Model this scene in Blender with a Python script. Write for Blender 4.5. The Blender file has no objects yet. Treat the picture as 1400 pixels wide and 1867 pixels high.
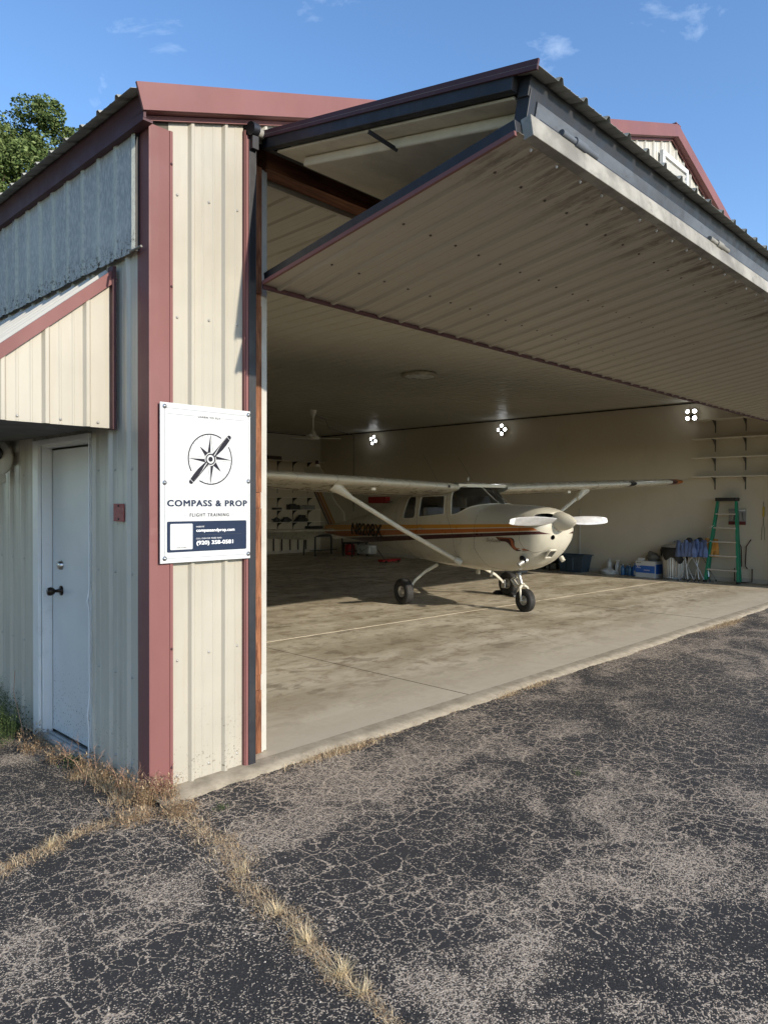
import bpy, bmesh, math, random
import numpy as np
from mathutils import Vector, Matrix
S = bpy.context.scene
C = S.collection
R = math.radians
# ------------------------------------------------------------------ camera, sky, sun, exposure
cam = bpy.data.cameras.new('camera'); camo = bpy.data.objects.new('camera', cam); C.objects.link(camo)
cam.sensor_fit = 'HORIZONTAL'; cam.sensor_width = 36; cam.lens = 36*1322.7/1400
cam.clip_start = .05; cam.clip_end = 3000
_yaw, _pit, _rol = R(46.083), R(-.753), R(.192)
_f = Vector((math.sin(_yaw)*math.cos(_pit), math.cos(_yaw)*math.cos(_pit), math.sin(_pit)))
_r = Vector((math.cos(_yaw), -math.sin(_yaw), 0)); _u = _r.cross(_f)
_rr = _r*math.cos(_rol)+_u*math.sin(_rol); _uu = -_r*math.sin(_rol)+_u*math.cos(_rol)
camo.matrix_world = Matrix(((_rr.x, _uu.x, -_f.x, -2.011), (_rr.y, _uu.y, -_f.y, -3.761), (_rr.z, _uu.z, -_f.z, 1.64), (0, 0, 0, 1)))
S.camera = camo
SUN_EL, SUN_AZ = R(24), R(5.0)
w = bpy.data.worlds.new('World'); S.world = w; w.use_nodes = True
nt = w.node_tree; nt.nodes.clear()
wo = nt.nodes.new('ShaderNodeOutputWorld'); bg = nt.nodes.new('ShaderNodeBackground'); sk = nt.nodes.new('ShaderNodeTexSky')
sk.sky_type = 'NISHITA'; sk.sun_disc = False; sk.sun_elevation = SUN_EL; sk.sun_rotation = math.pi-SUN_AZ
sk.air_density = 1.0; sk.dust_density = .35; sk.ozone_density = 2.2; sk.altitude = 250
bg.inputs['Strength'].default_value = .15
# a few faint wisps of high cloud, as part of the sky all the way round
tc = nt.nodes.new('ShaderNodeTexCoord'); mp = nt.nodes.new('ShaderNodeMapping'); mp.inputs['Scale'].default_value = (2.2, 2.2, 3.6); mp.inputs['Location'].default_value = (3, 0, 0)
no = nt.nodes.new('ShaderNodeTexNoise'); no.inputs['Scale'].default_value = 3.1; no.inputs['Detail'].default_value = 7; no.inputs['Roughness'].default_value = .6; no.inputs['Distortion'].default_value = .5
rp = nt.nodes.new('ShaderNodeValToRGB'); rp.color_ramp.elements[0].position = .615; rp.color_ramp.elements[1].position = .80
rp.color_ramp.elements[1].color = (.34, .34, .34, 1)
mx = nt.nodes.new('ShaderNodeMix'); mx.data_type = 'RGBA'; mx.inputs[7].default_value = (5.6, 6.3, 7.2, 1)
hs = nt.nodes.new('ShaderNodeHueSaturation'); hs.inputs['Saturation'].default_value = 1.12
nt.links.new(tc.outputs['Generated'], mp.inputs[0]); nt.links.new(mp.outputs[0], no.inputs[0]); nt.links.new(no.outputs[0], rp.inputs[0])
tn = nt.nodes.new('ShaderNodeMix'); tn.data_type = 'RGBA'; tn.blend_type = 'MULTIPLY'; tn.inputs[0].default_value = 1; tn.inputs[7].default_value = (1.04, 1.045, 1.09, 1)
nt.links.new(sk.outputs[0], hs.inputs['Color']); nt.links.new(hs.outputs[0], tn.inputs[6]); nt.links.new(tn.outputs[2], mx.inputs[6]); nt.links.new(rp.outputs[0], mx.inputs[0])
nt.links.new(mx.outputs[2], bg.inputs[0]); nt.links.new(bg.outputs[0], wo.inputs[0])
sl = bpy.data.lights.new('sun', 'SUN'); sl.energy = 3.3; sl.angle = R(.53); sl.color = (1, .90, .76)
so = bpy.data.objects.new('sun', sl); C.objects.link(so); so.location = (5, -30, 20)
so.rotation_euler = Vector((-math.sin(SUN_AZ)*math.cos(SUN_EL), math.cos(SUN_AZ)*math.cos(SUN_EL), -math.sin(SUN_EL))).to_track_quat('-Z', 'Y').to_euler()
S.view_settings.view_transform = 'Standard'; S.view_settings.look = 'None'; S.view_settings.exposure = .70; S.view_settings.gamma = 1
S.view_settings.use_curve_mapping = False
S.cycles.max_bounces = 10; S.cycles.diffuse_bounces = 7; S.cycles.glossy_bounces = 4; S.cycles.transparent_max_bounces = 12
S.cycles.use_denoising = True; S.cycles.denoising_prefilter = 'ACCURATE'; S.cycles.denoising_input_passes = 'RGB_ALBEDO_NORMAL'
try: S.cycles.denoising_quality = 'HIGH'
except Exception: pass
S.cycles.use_adaptive_sampling = False; S.cycles.blur_glossy = 1.2; S.cycles.use_light_tree = True
S.cycles.caustics_reflective = False; S.cycles.caustics_refractive = False
S.cycles.sample_clamp_indirect = 3

# ------------------------------------------------------------------ helpers
def tag(o, label=None, cat=None, group=None, kind=None):
    if label: o['label'] = label
    if cat: o['category'] = cat
    if group: o['group'] = group
    if kind: o['kind'] = kind
    return o
def empty(name, loc, rz=0, rot=None):
    o = bpy.data.objects.new(name, None); C.objects.link(o); o.location = loc; o.rotation_euler = rot or (0, 0, rz)
    o.empty_display_size = .2
    return o
class MB:
    def __init__(s): s.v = []; s.f = []; s.smooth = []
    def add(s, vs, fs, smooth=False):
        n = len(s.v); s.v += [tuple(v) for v in vs]
        for f in fs: s.f.append(tuple(i+n for i in f)); s.smooth.append(smooth)
        return s
    def box(s, x0, x1, y0, y1, z0, z1):
        vs = [(x, y, z) for z in (z0, z1) for y in (y0, y1) for x in (x0, x1)]
        return s.add(vs, [(0, 2, 3, 1), (4, 5, 7, 6), (0, 1, 5, 4), (2, 6, 7, 3), (0, 4, 6, 2), (1, 3, 7, 5)])
    def bar(s, a, b, w, h, up=(0, 0, 1), w2=None, h2=None):
        a = Vector(a); b = Vector(b); d = (b-a).normalized(); u = Vector(up)
        if abs(d.dot(u)) > .98: u = Vector((1, 0, 0)) if abs(d.x) < .9 else Vector((0, 1, 0))
        r = d.cross(u).normalized(); u = r.cross(d)
        w2 = w if w2 is None else w2; h2 = h if h2 is None else h2; vs = []
        for p, ww, hh in ((a, w, h), (b, w2, h2)):
            for sx, sy in ((-1, -1), (1, -1), (1, 1), (-1, 1)): vs.append(p+r*sx*ww/2+u*sy*hh/2)
        return s.add(vs, [(3, 2, 1, 0), (4, 5, 6, 7), (0, 1, 5, 4), (1, 2, 6, 5), (2, 3, 7, 6), (3, 0, 4, 7)])
    def prism(s, poly, axis, a, b):   # poly in the two other axes (cyclic order), extruded along axis
        n = len(poly); vs = []
        for t in (a, b):
            for p in poly:
                if axis == 0: vs.append((t, p[0], p[1]))
                elif axis == 1: vs.append((p[0], t, p[1]))
                else: vs.append((p[0], p[1], t))
        fs = [tuple(range(n))[::-1], tuple(range(n, 2*n))]+[(i, (i+1) % n, n+(i+1) % n, n+i) for i in range(n)]
        return s.add(vs, fs)
    def tube(s, pts, r, n=8, cap=True, sy=1, up=(0, 0, 1)):
        pts = [Vector(p) for p in pts]; rs = r if isinstance(r, (list, tuple)) else [r]*len(pts); vs = []; fs = []
        pu = None
        for i, p in enumerate(pts):
            d = (pts[min(i+1, len(pts)-1)]-pts[max(i-1, 0)]).normalized()
            u = Vector(up) if pu is None else pu
            if abs(d.dot(u)) > .98: u = Vector((1, 0, 0)) if abs(d.x) < .9 else Vector((0, 1, 0))
            a = d.cross(u).normalized(); b = a.cross(d); pu = b
            for k in range(n):
                t = 2*math.pi*k/n; vs.append(p+a*math.cos(t)*rs[i]+b*math.sin(t)*rs[i]*sy)
        for i in range(len(pts)-1):
            for k in range(n): fs.append((i*n+k, i*n+(k+1) % n, (i+1)*n+(k+1) % n, (i+1)*n+k))
        s.add(vs, fs, True)
        if cap: s.add(vs[:n], [tuple(range(n))[::-1]]); s.add(vs[-n:], [tuple(range(n))])
        return s
    def lathe(s, prof, c=(0, 0, 0), axis=(0, 0, 1), n=24, cap=True):   # prof: (radius, height)
        c = Vector(c); ax = Vector(axis).normalized(); t = Vector((1, 0, 0)) if abs(ax.x) < .9 else Vector((0, 1, 0))
        a = ax.cross(t).normalized(); b = ax.cross(a); vs = []; fs = []
        for r, h in prof:
            for k in range(n):
                q = 2*math.pi*k/n; vs.append(c+ax*h+a*math.cos(q)*r+b*math.sin(q)*r)
        for i in range(len(prof)-1):
            for k in range(n): fs.append((i*n+k, i*n+(k+1) % n, (i+1)*n+(k+1) % n, (i+1)*n+k))
        s.add(vs, fs, True)
        if cap:
            if prof[0][0] > 1e-4: s.add(vs[:n], [tuple(range(n))[::-1]])
            if prof[-1][0] > 1e-4: s.add(vs[-n:], [tuple(range(n))])
        return s
    def grid(s, rows, smooth=True, closed=False):
        n = len(rows[0]); vs = [p for r in rows for p in r]; fs = []
        for i in range(len(rows)-1):
            for k in range(n if closed else n-1): fs.append((i*n+k, i*n+(k+1) % n, (i+1)*n+(k+1) % n, (i+1)*n+k))
        return s.add(vs, fs, smooth)
    def mesh(s, name, fix=True):
        me = bpy.data.meshes.new(name); me.from_pydata(s.v, [], s.f); me.polygons.foreach_set('use_smooth', s.smooth)
        if fix:
            bm = bmesh.new(); bm.from_mesh(me); bmesh.ops.recalc_face_normals(bm, faces=bm.faces); bm.to_mesh(me); bm.free()
        me.update(); return me
    def build(s, name, m, parent=None, loc=None, bevel=0, fix=True, seg=2):
        o = bpy.data.objects.new(name, s.mesh(name, fix)); C.objects.link(o)
        if m: o.data.materials.append(m)
        if parent: o.parent = parent
        if loc: o.location = loc
        if bevel:
            b = o.modifiers.new('b', 'BEVEL'); b.width = bevel; b.segments = seg; b.limit_method = 'ANGLE'; b.angle_limit = R(40)
        return o
def link(me, name, parent, loc=(0, 0, 0), rot=(0, 0, 0), scale=(1, 1, 1)):
    o = bpy.data.objects.new(name, me); C.objects.link(o); o.parent = parent; o.location = loc; o.rotation_euler = rot; o.scale = scale
    return o
def copy_tree(o, parent=None):
    c = o.copy(); C.objects.link(c); c.parent = parent
    for ch in list(o.children): copy_tree(ch, c)
    return c
class N:      # small node-graph writer
    def __init__(s, name):
        s.m = bpy.data.materials.new(name); s.m.use_nodes = True; s.t = s.m.node_tree
        s.b = s.t.nodes['Principled BSDF']; s.out = s.t.nodes['Material Output']; s.co = None
    def n(s, typ, **kw):
        o = s.t.nodes.new(typ)
        for k, v in kw.items():
            if k in ('operation', 'data_type', 'feature', 'distance', 'noise_dimensions', 'blend_type', 'invert', 'voronoi_dimensions', 'interpolation_type', 'wave_type', 'bands_direction', 'normalize'): setattr(o, k, v)
            else: o.inputs[k.replace('_', ' ')].default_value = v
        return o
    def l(s, a, b): s.t.links.new(a, b)
    def coord(s, scale=(1, 1, 1), src=None, world=False):
        if s.co is None: s.co = s.n('ShaderNodeTexCoord')
        o = s.co.outputs['Object'] if not world else s.n('ShaderNodeNewGeometry').outputs['Position']
        if src is not None: o = src
        mp = s.n('ShaderNodeMapping'); mp.inputs['Scale'].default_value = scale; s.l(o, mp.inputs[0]); return mp.outputs[0]
    def noise(s, scale, detail=4, rough=.55, co=None, dist=0):
        o = s.n('ShaderNodeTexNoise', Scale=scale, Detail=detail, Roughness=rough, Distortion=dist)
        s.l(co if co is not None else s.coord(), o.inputs['Vector']); return o.outputs[0]
    def ramp(s, v, a, b, ca=0., cb=1.):
        o = s.n('ShaderNodeMapRange', interpolation_type='SMOOTHSTEP'); s.l(v, o.inputs[0])
        for i, x in zip((1, 2, 3, 4), (a, b, ca, cb)): o.inputs[i].default_value = x
        return o.outputs[0]
    def math(s, op, a, b=None, c=None):
        o = s.n('ShaderNodeMath', operation=op)
        for i, x in enumerate((a, b, c)):
            if x is None: continue
            if isinstance(x, (int, float)): o.inputs[i].default_value = x
            else: s.l(x, o.inputs[i])
        return o.outputs[0]
    def mix(s, f, a, b, bt='MIX'):
        o = s.n('ShaderNodeMix', data_type='RGBA', blend_type=bt)
        if isinstance(f, (int, float)): o.inputs[0].default_value = f
        else: s.l(f, o.inputs[0])
        for i, x in ((6, a), (7, b)):
            if isinstance(x, tuple): o.inputs[i].default_value = (*x, 1) if len(x) == 3 else x
            else: s.l(x, o.inputs[i])
        return o.outputs[2]
    def bump(s, h, st=.3, d=.01):
        o = s.n('ShaderNodeBump', Strength=st, Distance=d); s.l(h, o.inputs['Height']); s.l(o.outputs[0], s.b.inputs['Normal'])
    def set(s, col=None, rough=None, metal=None, spec=None):
        for k, v in (('Base Color', col), ('Roughness', rough), ('Metallic', metal), ('Specular IOR Level', spec)):
            if v is None: continue
            if isinstance(v, (int, float)): s.b.inputs[k].default_value = v
            elif isinstance(v, tuple): s.b.inputs[k].default_value = (*v, 1)
            else: s.l(v, s.b.inputs[k])
        return s.m
MATS = {}
def paint(name, col, rough=.45, metal=0, var=.12, scale=3, dirt=0, dirtcol=(.12, .09, .06), stretch=(1, 1, 1), bump=0, bs=60, spec=.5):
    if name in MATS: return MATS[name]
    g = N(name); co = g.coord(stretch); n1 = g.noise(scale, 5, .6, co)
    c = g.mix(g.ramp(n1, .3, .7), tuple(x*(1-var) for x in col), tuple(min(1, x*(1+var)) for x in col))
    if dirt: c = g.mix(g.math('MULTIPLY', g.ramp(g.noise(scale*2.3, 8, .7, co), .52, .75), dirt), c, dirtcol)
    r = g.ramp(g.noise(scale*3, 4), .3, .7, max(0, rough-.07), min(1, rough+.08))
    if bump: g.bump(g.noise(bs, 4), bump, .004)
    MATS[name] = g.set(c, r, metal, spec); return MATS[name]

# ------------------------------------------------------------------ materials
def siding_mat(name, col, var=.05, grime=.35, gcol=(.34, .29, .20)):
    g = N(name); wco = g.coord((1, 1, 1), world=True); ws = g.coord((9, 9, .5), world=True)
    n1 = g.noise(1.3, 4, .6, wco)
    c = g.mix(g.ramp(n1, .3, .7), tuple(x*(1-var) for x in col), tuple(x*(1+var) for x in col))
    st = g.math('MULTIPLY', g.ramp(g.noise(1.6, 6, .7, ws), .48, .80), grime)
    c = g.mix(st, c, gcol)
    fine = g.ramp(g.noise(14, 8, .8, wco), .66, .74)
    c = g.mix(g.math('MULTIPLY', fine, .25), c, gcol)
    # mud splash near the ground
    sp = g.n('ShaderNodeSeparateXYZ'); g.l(wco, sp.inputs[0])
    low = g.ramp(sp.outputs[2], .05, .55, 1, 0)
    spl = g.math('MULTIPLY', g.ramp(g.noise(70, 3, .6, wco), .58, .66), g.math('MULTIPLY', low, g.ramp(g.noise(6, 3, .6, wco), .4, .6)))
    c = g.mix(g.math('MULTIPLY', spl, .8), c, (.10, .08, .06))
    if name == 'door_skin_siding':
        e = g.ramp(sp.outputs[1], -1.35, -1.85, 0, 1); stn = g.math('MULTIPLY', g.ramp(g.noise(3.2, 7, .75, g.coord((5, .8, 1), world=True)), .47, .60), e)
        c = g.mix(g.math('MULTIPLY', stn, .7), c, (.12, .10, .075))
    wave = g.noise(2.2, 2, .5, g.coord((3, 3, .8), world=True)); g.bump(wave, .22, .02)
    return g.set(c, g.ramp(n1, .3, .7, .34, .48), 0, .45)
CREAM = siding_mat('cream_siding', (.40, .375, .31))
CREAM_SH = siding_mat('shaded_cream_siding', (.50, .47, .39), .06, .5, (.22, .21, .16))  # copy of the cream siding for shaded walls, colour set to suit their shade
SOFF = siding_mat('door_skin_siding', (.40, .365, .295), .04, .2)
WHITES = siding_mat('white_siding', (.44, .43, .385), .04, .25)
ROOFM = paint('roof_sheet_underside', (.36, .355, .30), .6, .2, .2, 6, .5)
def galv(name, col, dark):
    g = N(name); co = g.coord((75, 75, 22), world=True); n1 = g.noise(1.0, 3, .75, co); n2 = g.noise(1.2, 4, .6, g.coord((1, 1, 1), world=True))
    c = g.mix(g.ramp(n1, .40, .66), dark, col)
    c = g.mix(g.math('MULTIPLY', g.ramp(n2, .45, .7), .35), c, tuple(x*1.25 for x in col))
    sp = g.n('ShaderNodeSeparateXYZ'); g.l(g.coord(world=True), sp.inputs[0])
    rust = g.math('MULTIPLY', g.ramp(sp.outputs[2], 3.06, 3.22, 1, 0), g.ramp(g.noise(30, 6, .8, g.coord(world=True)), .50, .60))
    rib = g.math('ABSOLUTE', g.math('SUBTRACT', g.math('FRACT', g.math('MULTIPLY', g.math('SUBTRACT', sp.outputs[1], -.0155), 1/.221)), .5))
    c = g.mix(g.math('MULTIPLY', g.ramp(rib, .07, .13, 1, 0), g.ramp(n1, .3, .6, .25, .75)), c, (.52, .53, .44))     # ribs rubbed pale
    c = g.mix(rust, c, (.06, .045, .03)); g.bump(n1, .12, .003)
    return g.set(c, .6, 0, .35)
GALV = galv('galvanised_sheet', (.52, .51, .47), (.33, .335, .325))
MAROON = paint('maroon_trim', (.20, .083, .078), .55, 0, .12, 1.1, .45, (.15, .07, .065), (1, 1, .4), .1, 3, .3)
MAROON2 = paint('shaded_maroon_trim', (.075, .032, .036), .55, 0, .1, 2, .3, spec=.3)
BLACK = paint('black_steel', (.014, .015, .019), .5, 0, .3, 5, .3, (.06, .05, .04), (1, 1, .3), .1, 20)
GSTEEL = paint('weathered_steel', (.26, .25, .22), .8, 0, .35, 4, .85, (.10, .10, .095), (1, 1, 1), .2, 30)
BLSTEEL = paint('blue_grey_steel', (.085, .098, .115), .7, 0, .3, 4, .7, (.025, .025, .028), (.5, 1, 1), .1, 20)
FOAM = paint('foam_board', (.66, .62, .50), .8, 0, .08, 4, .4, (.36, .30, .18), (1, 1, 1), .35, 50)
WHITE = paint('white_paint', (.70, .70, .68), .4, 0, .05, 3, .3, (.30, .28, .24))
WDOOR = paint('white_door_paint', (.62, .63, .62), .42, 0, .04, 2, .18, (.25, .23, .2), (1, 1, .5))
def door_splash():
    g = N('door_paint_with_splashes'); wco = g.coord(world=True); n1 = g.noise(2, 4, .6, wco)
    c = g.mix(g.ramp(n1, .3, .7), (.60, .61, .60), (.66, .67, .66)); sp = g.n('ShaderNodeSeparateXYZ'); g.l(wco, sp.inputs[0])
    low = g.ramp(sp.outputs[2], .1, .75, 1, 0)
    spl = g.math('MULTIPLY', g.ramp(g.noise(55, 3, .6, wco), .60, .66), low)
    c = g.mix(g.math('MULTIPLY', spl, .85), c, (.08, .065, .05)); return g.set(c, .4, 0, .5)
WDOOR2 = door_splash()
def wood(name, a, b, ax=(8, 8, .7)):
    g = N(name); co = g.coord(ax); n1 = g.noise(3, 8, .7, co, .6); n2 = g.noise(1.1, 3, .6)
    c = g.mix(g.ramp(n1, .35, .65), a, b); c = g.mix(g.math('MULTIPLY', g.ramp(n2, .45, .7), .5), c, tuple(x*.4 for x in a))
    g.bump(n1, .4, .004); return g.set(c, .7, 0, .3)
WOOD = wood('stained_stud_wood', (.10, .030, .012), (.33, .14, .065), (14, 14, 1.2))
WOODH = wood('header_timber', (.10, .035, .018), (.24, .10, .05), (.7, 10, 10))
def floor_mat():
    g = N('hangar_concrete'); wco = g.coord(world=True); st = g.coord((.55, 1.6, 1), world=True)
    n1 = g.noise(1.1, 7, .65, st, .4); n2 = g.noise(4, 8, .7, wco, .3); n3 = g.noise(90, 3, .6, wco)
    c = g.mix(g.ramp(n1, .35, .68), (.33, .285, .20), (.57, .515, .40))
    c = g.mix(g.math('MULTIPLY', g.ramp(n2, .47, .66), .65), c, (.17, .125, .075))
    c = g.mix(g.math('MULTIPLY', g.ramp(g.noise(3.1, 6, .75, g.coord((.7, 2.2, 1), world=True), 1.2), .52, .66), .5), c, (.20, .15, .09))
    c = g.mix(g.math('MULTIPLY', g.ramp(g.noise(1.7, 3, .55, g.coord((1, 1.9, 1), world=True)), .61, .635), .45), c, (.12, .095, .06))
    c = g.mix(g.math('MULTIPLY', g.ramp(n3, .5, .8), .3), c, (.50, .46, .38))
    sp = g.n('ShaderNodeSeparateXYZ'); g.l(wco, sp.inputs[0])
    edge = g.math('MULTIPLY', g.ramp(sp.outputs[1], .0, 1.3, 1, 0), .8)     # bleached by weather towards the threshold
    c = g.mix(edge, c, (.52, .46, .36))
    g.bump(n2, .08, .004); return g.set(c, g.ramp(n2, .3, .7, .38, .65), 0, .35)
CONC = floor_mat()
def sill_mat():
    g = N('rough_threshold_concrete'); wco = g.coord(world=True); n2 = g.noise(7, 7, .7, wco); n3 = g.noise(150, 3, .6, wco)
    c = g.mix(g.ramp(n2, .3, .7), (.22, .19, .14), (.36, .315, .24)); c = g.mix(g.math('MULTIPLY', g.ramp(n3, .55, .75), .5), c, (.22, .18, .13))
    g.bump(g.math('ADD', n3, n2), .5, .006); return g.set(c, .9, 0, .2)
SILL = sill_mat()
def asphalt_mat():
    g = N('cracked_sealed_asphalt'); wco = g.coord(world=True)
    # wobble the coordinates so that the crack net is ragged
    nz = g.n('ShaderNodeTexNoise', Scale=9, Detail=3, Roughness=.6); g.l(wco, nz.inputs['Vector'])
    vm = g.n('ShaderNodeVectorMath', operation='MULTIPLY_ADD'); g.l(nz.outputs['Color'], vm.inputs[0]); vm.inputs[1].default_value = (.11, .11, 0); g.l(wco, vm.inputs[2])
    nz2 = g.n('ShaderNodeTexNoise', Scale=45, Detail=2, Roughness=.6); g.l(wco, nz2.inputs['Vector'])
    vm2 = g.n('ShaderNodeVectorMath', operation='MULTIPLY_ADD'); g.l(nz2.outputs['Color'], vm2.inputs[0]); vm2.inputs[1].default_value = (.03, .03, 0); g.l(vm.outputs[0], vm2.inputs[2])
    def cracks(scale, wide, stretch=(1, 1, 1)):
        v = g.n('ShaderNodeTexVoronoi', feature='DISTANCE_TO_EDGE', voronoi_dimensions='2D', Scale=scale); g.l(g.coord(stretch, src=vm2.outputs[0]), v.inputs['Vector'])
        return g.ramp(v.outputs['Distance'], 0, wide, 1, 0)
    big = g.noise(.80, 4, .6, g.coord((.30, 1.25, 1), world=True), .8)      # where the sealer has worn away, in streaks along the wall
    mid = g.noise(2.6, 4, .65, wco, .6)
    amt = g.noise(1.1, 3, .6, g.coord((1, 1, 1), world=True))
    worn = g.ramp(g.math('ADD', g.math('MULTIPLY', big, .62), g.math('MULTIPLY', mid, .38)), .48, .60)
    reg = g.ramp(g.noise(.55, 3, .55, wco), .42, .58)
    c1 = g.math('MULTIPLY', cracks(7.5, .048), g.math('MULTIPLY', g.ramp(mid, .30, .50, .6, 1.), g.math('MULTIPLY_ADD', reg, .55, .50)))
    c2 = g.math('MULTIPLY', cracks(15, .075), g.ramp(amt, .40, .58, .12, .85))
    c3 = g.math('MULTIPLY', cracks(34, .17), g.math('MULTIPLY', g.ramp(mid, .36, .60, .05, .65), g.math('MULTIPLY_ADD', reg, -.6, 1.)))
    ck = g.math('MAXIMUM', g.math('MAXIMUM', c1, c2), c3)
    prob = g.math('ADD', g.math('ADD', g.math('MULTIPLY', ck, 1.0), g.math('MULTIPLY', worn, .46)), .03)
    vs = g.n('ShaderNodeTexVoronoi', feature='F1', voronoi_dimensions='2D', Scale=170); g.l(wco, vs.inputs['Vector'])
    sc = g.n('ShaderNodeSeparateColor'); g.l(vs.outputs['Color'], sc.inputs[0])
    rnd = g.ramp(vs.outputs['Distance'], .35, .62, 1, 0)        # each stone a rounded chip
    spk = g.math('MULTIPLY', g.ramp(g.math('SUBTRACT', prob, sc.outputs[0]), -.02, .04), g.math('MAXIMUM', rnd, g.ramp(ck, .15, .6)))
    stone = g.mix(sc.outputs[1], (.30, .235, .175), (.74, .63, .49))
    n3 = g.noise(220, 2, .6, wco)
    dark = g.mix(g.ramp(n3, .35, .7), (.020, .0195, .019), (.056, .053, .050))
    dark = g.mix(g.ramp(g.noise(.5, 3, .6, wco), .4, .65), dark, (.042, .040, .039))
    grey = g.mix(g.math('MULTIPLY', worn, .28), dark, (.19, .155, .12))
    stone = g.mix(g.math('MULTIPLY', ck, .55), stone, (.36, .285, .205))       # soil and straw caught in the cracks
    c = g.mix(g.math('MULTIPLY', spk, .94), grey, stone)
    h = g.math('ADD', g.math('MULTIPLY', spk, .35), g.math('ADD', g.math('MULTIPLY', n3, .6), g.math('MULTIPLY', c1, -.8)))
    g.bump(h, .6, .006); return g.set(c, .85, 0, .25)
ASPH = asphalt_mat()
GROUNDM = paint('field_grass', (.09, .12, .035), .9, 0, .35, .4)
INWALL = paint('interior_wall_paint', (.60, .54, .43), .55, 0, .03, .6, .1, (.25, .22, .17), (1, 1, .6))
CEIL = paint('ceiling_liner', (.55, .535, .47), .36, 0, .04, .8)
GREEN = paint('green_fibreglass', (.012, .22, .12), .4, 0, .1, 3)
ALU = paint('aluminium', (.55, .54, .51), .38, .6, .08, 4)
RUB = paint('tyre_rubber', (.025, .024, .023), .75, 0, .25, 8, .4, (.08, .07, .06))
BLK = paint('black_plastic', (.014, .014, .015), .5, 0, .2, 4)
SHELF = paint('shelf_board', (.74, .70, .60), .5, 0, .05, 3)
TOTE = paint('slate_blue_plastic', (.035, .060, .085), .45, 0, .12, 3)
BLUEF = paint('blue_camp_fabric', (.11, .155, .30), .8, 0, .2, 9, 0, bump=.3, bs=40)
ORF = paint('orange_fabric', (.52, .24, .05), .8, 0, .15, 8)
BLUEP = paint('blue_plastic', (.02, .13, .50), .35, 0, .1, 4)
PAPER = paint('white_card', (.62, .62, .60), .7, 0, .04, 5)
REDP = paint('red_plastic', (.36, .02, .02), .4, 0, .12, 4)
YEL = paint('yellow_plastic', (.55, .40, .03), .4, 0, .1, 4)
PALE = paint('pale_plastic', (.52, .53, .52), .3, 0, .1, 6)
def emit(name, col, st):
    g = N(name); g.set(col, .4); g.b.inputs['Emission Color'].default_value = (*col, 1); g.b.inputs['Emission Strength'].default_value = st; return g.m
LED = emit('lit_led_panel', (.93, .97, 1.0), 14)
def glassy(name, tint=(.92, .94, .94), gl=.10):
    g = N(name); g.t.nodes.remove(g.b); tr = g.n('ShaderNodeBsdfTransparent'); tr.inputs[0].default_value = (*tint, 1)
    gs = g.n('ShaderNodeBsdfGlossy', Roughness=.04); fr = g.n('ShaderNodeFresnel', IOR=1.45); ms = g.n('ShaderNodeMixShader')
    f = g.math('ADD', fr.outputs[0], gl-.04); g.l(f, ms.inputs[0]); g.l(tr.outputs[0], ms.inputs[1]); g.l(gs.outputs[0], ms.inputs[2]); g.l(ms.outputs[0], g.out.inputs[0]); return g.m
GLASS = glassy('cockpit_perspex')

# ------------------------------------------------------------------ ground
mb = MB(); mb.box(-900, 900, -900, 900, -.5, -.06); tag(mb.build('ground', GROUNDM), kind='structure')
mb = MB()      # the asphalt wraps the front and the left side of the hangar
mb.add([(-26, -40, -.03), (70, -40, -.03), (70, -.10, -.03), (-26, -.10, -.03)], [(0, 1, 2, 3)])
mb.add([(-26, -.10, -.03), (-.02, -.10, -.03), (-.02, 22, -.03), (-26, 22, -.03)], [(0, 1, 2, 3)])
tag(mb.build('asphalt_apron', ASPH), kind='structure')
W, D, CZ = 14.0, 14.6, 3.84
mb = MB(); mb.box(.02, 14.08, .0, D+.1, -.4, 0); slab = tag(mb.build('concrete_floor', CONC), kind='structure')
# threshold strip sloping to the asphalt with a ragged edge
random.seed(5); mb = MB(); rows = [[], [], [], []]; x = -.02
while x < 14.3:
    e = -.165+.016*math.sin(x*1.9)+.012*math.sin(x*5.3+1)+random.uniform(-.012, .012)
    if x < .35: e -= (.35-x)*.22
    for k, (yy, zz) in enumerate(((0.0, .001), (e*.45, -.004), (e, -.017+random.uniform(-.004, .002)), (e-.004, -.05))): rows[k].append((x, yy, zz))
    x += .045
mb.grid(rows, True); tag(mb.build('concrete_sill', SILL), kind='structure')
mb = MB(); mb.bar((.85, 3.22, .001), (13.6, 2.50, .001), .009, .004); JO = paint('pale_joint_filler', (.56, .50, .38), .8); tag(mb.build('floor_joint', JO, slab))
mb = MB(); mb.bar((2.94, 0, .0008), (2.95, 14.4, .0008), .006, .003); mb.bar((8.6, 0, .0008), (8.6, 14.4, .0008), .006, .003); tag(mb.build('saw_cut', paint('dark_joint', (.10, .085, .06), .9), slab))

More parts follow.
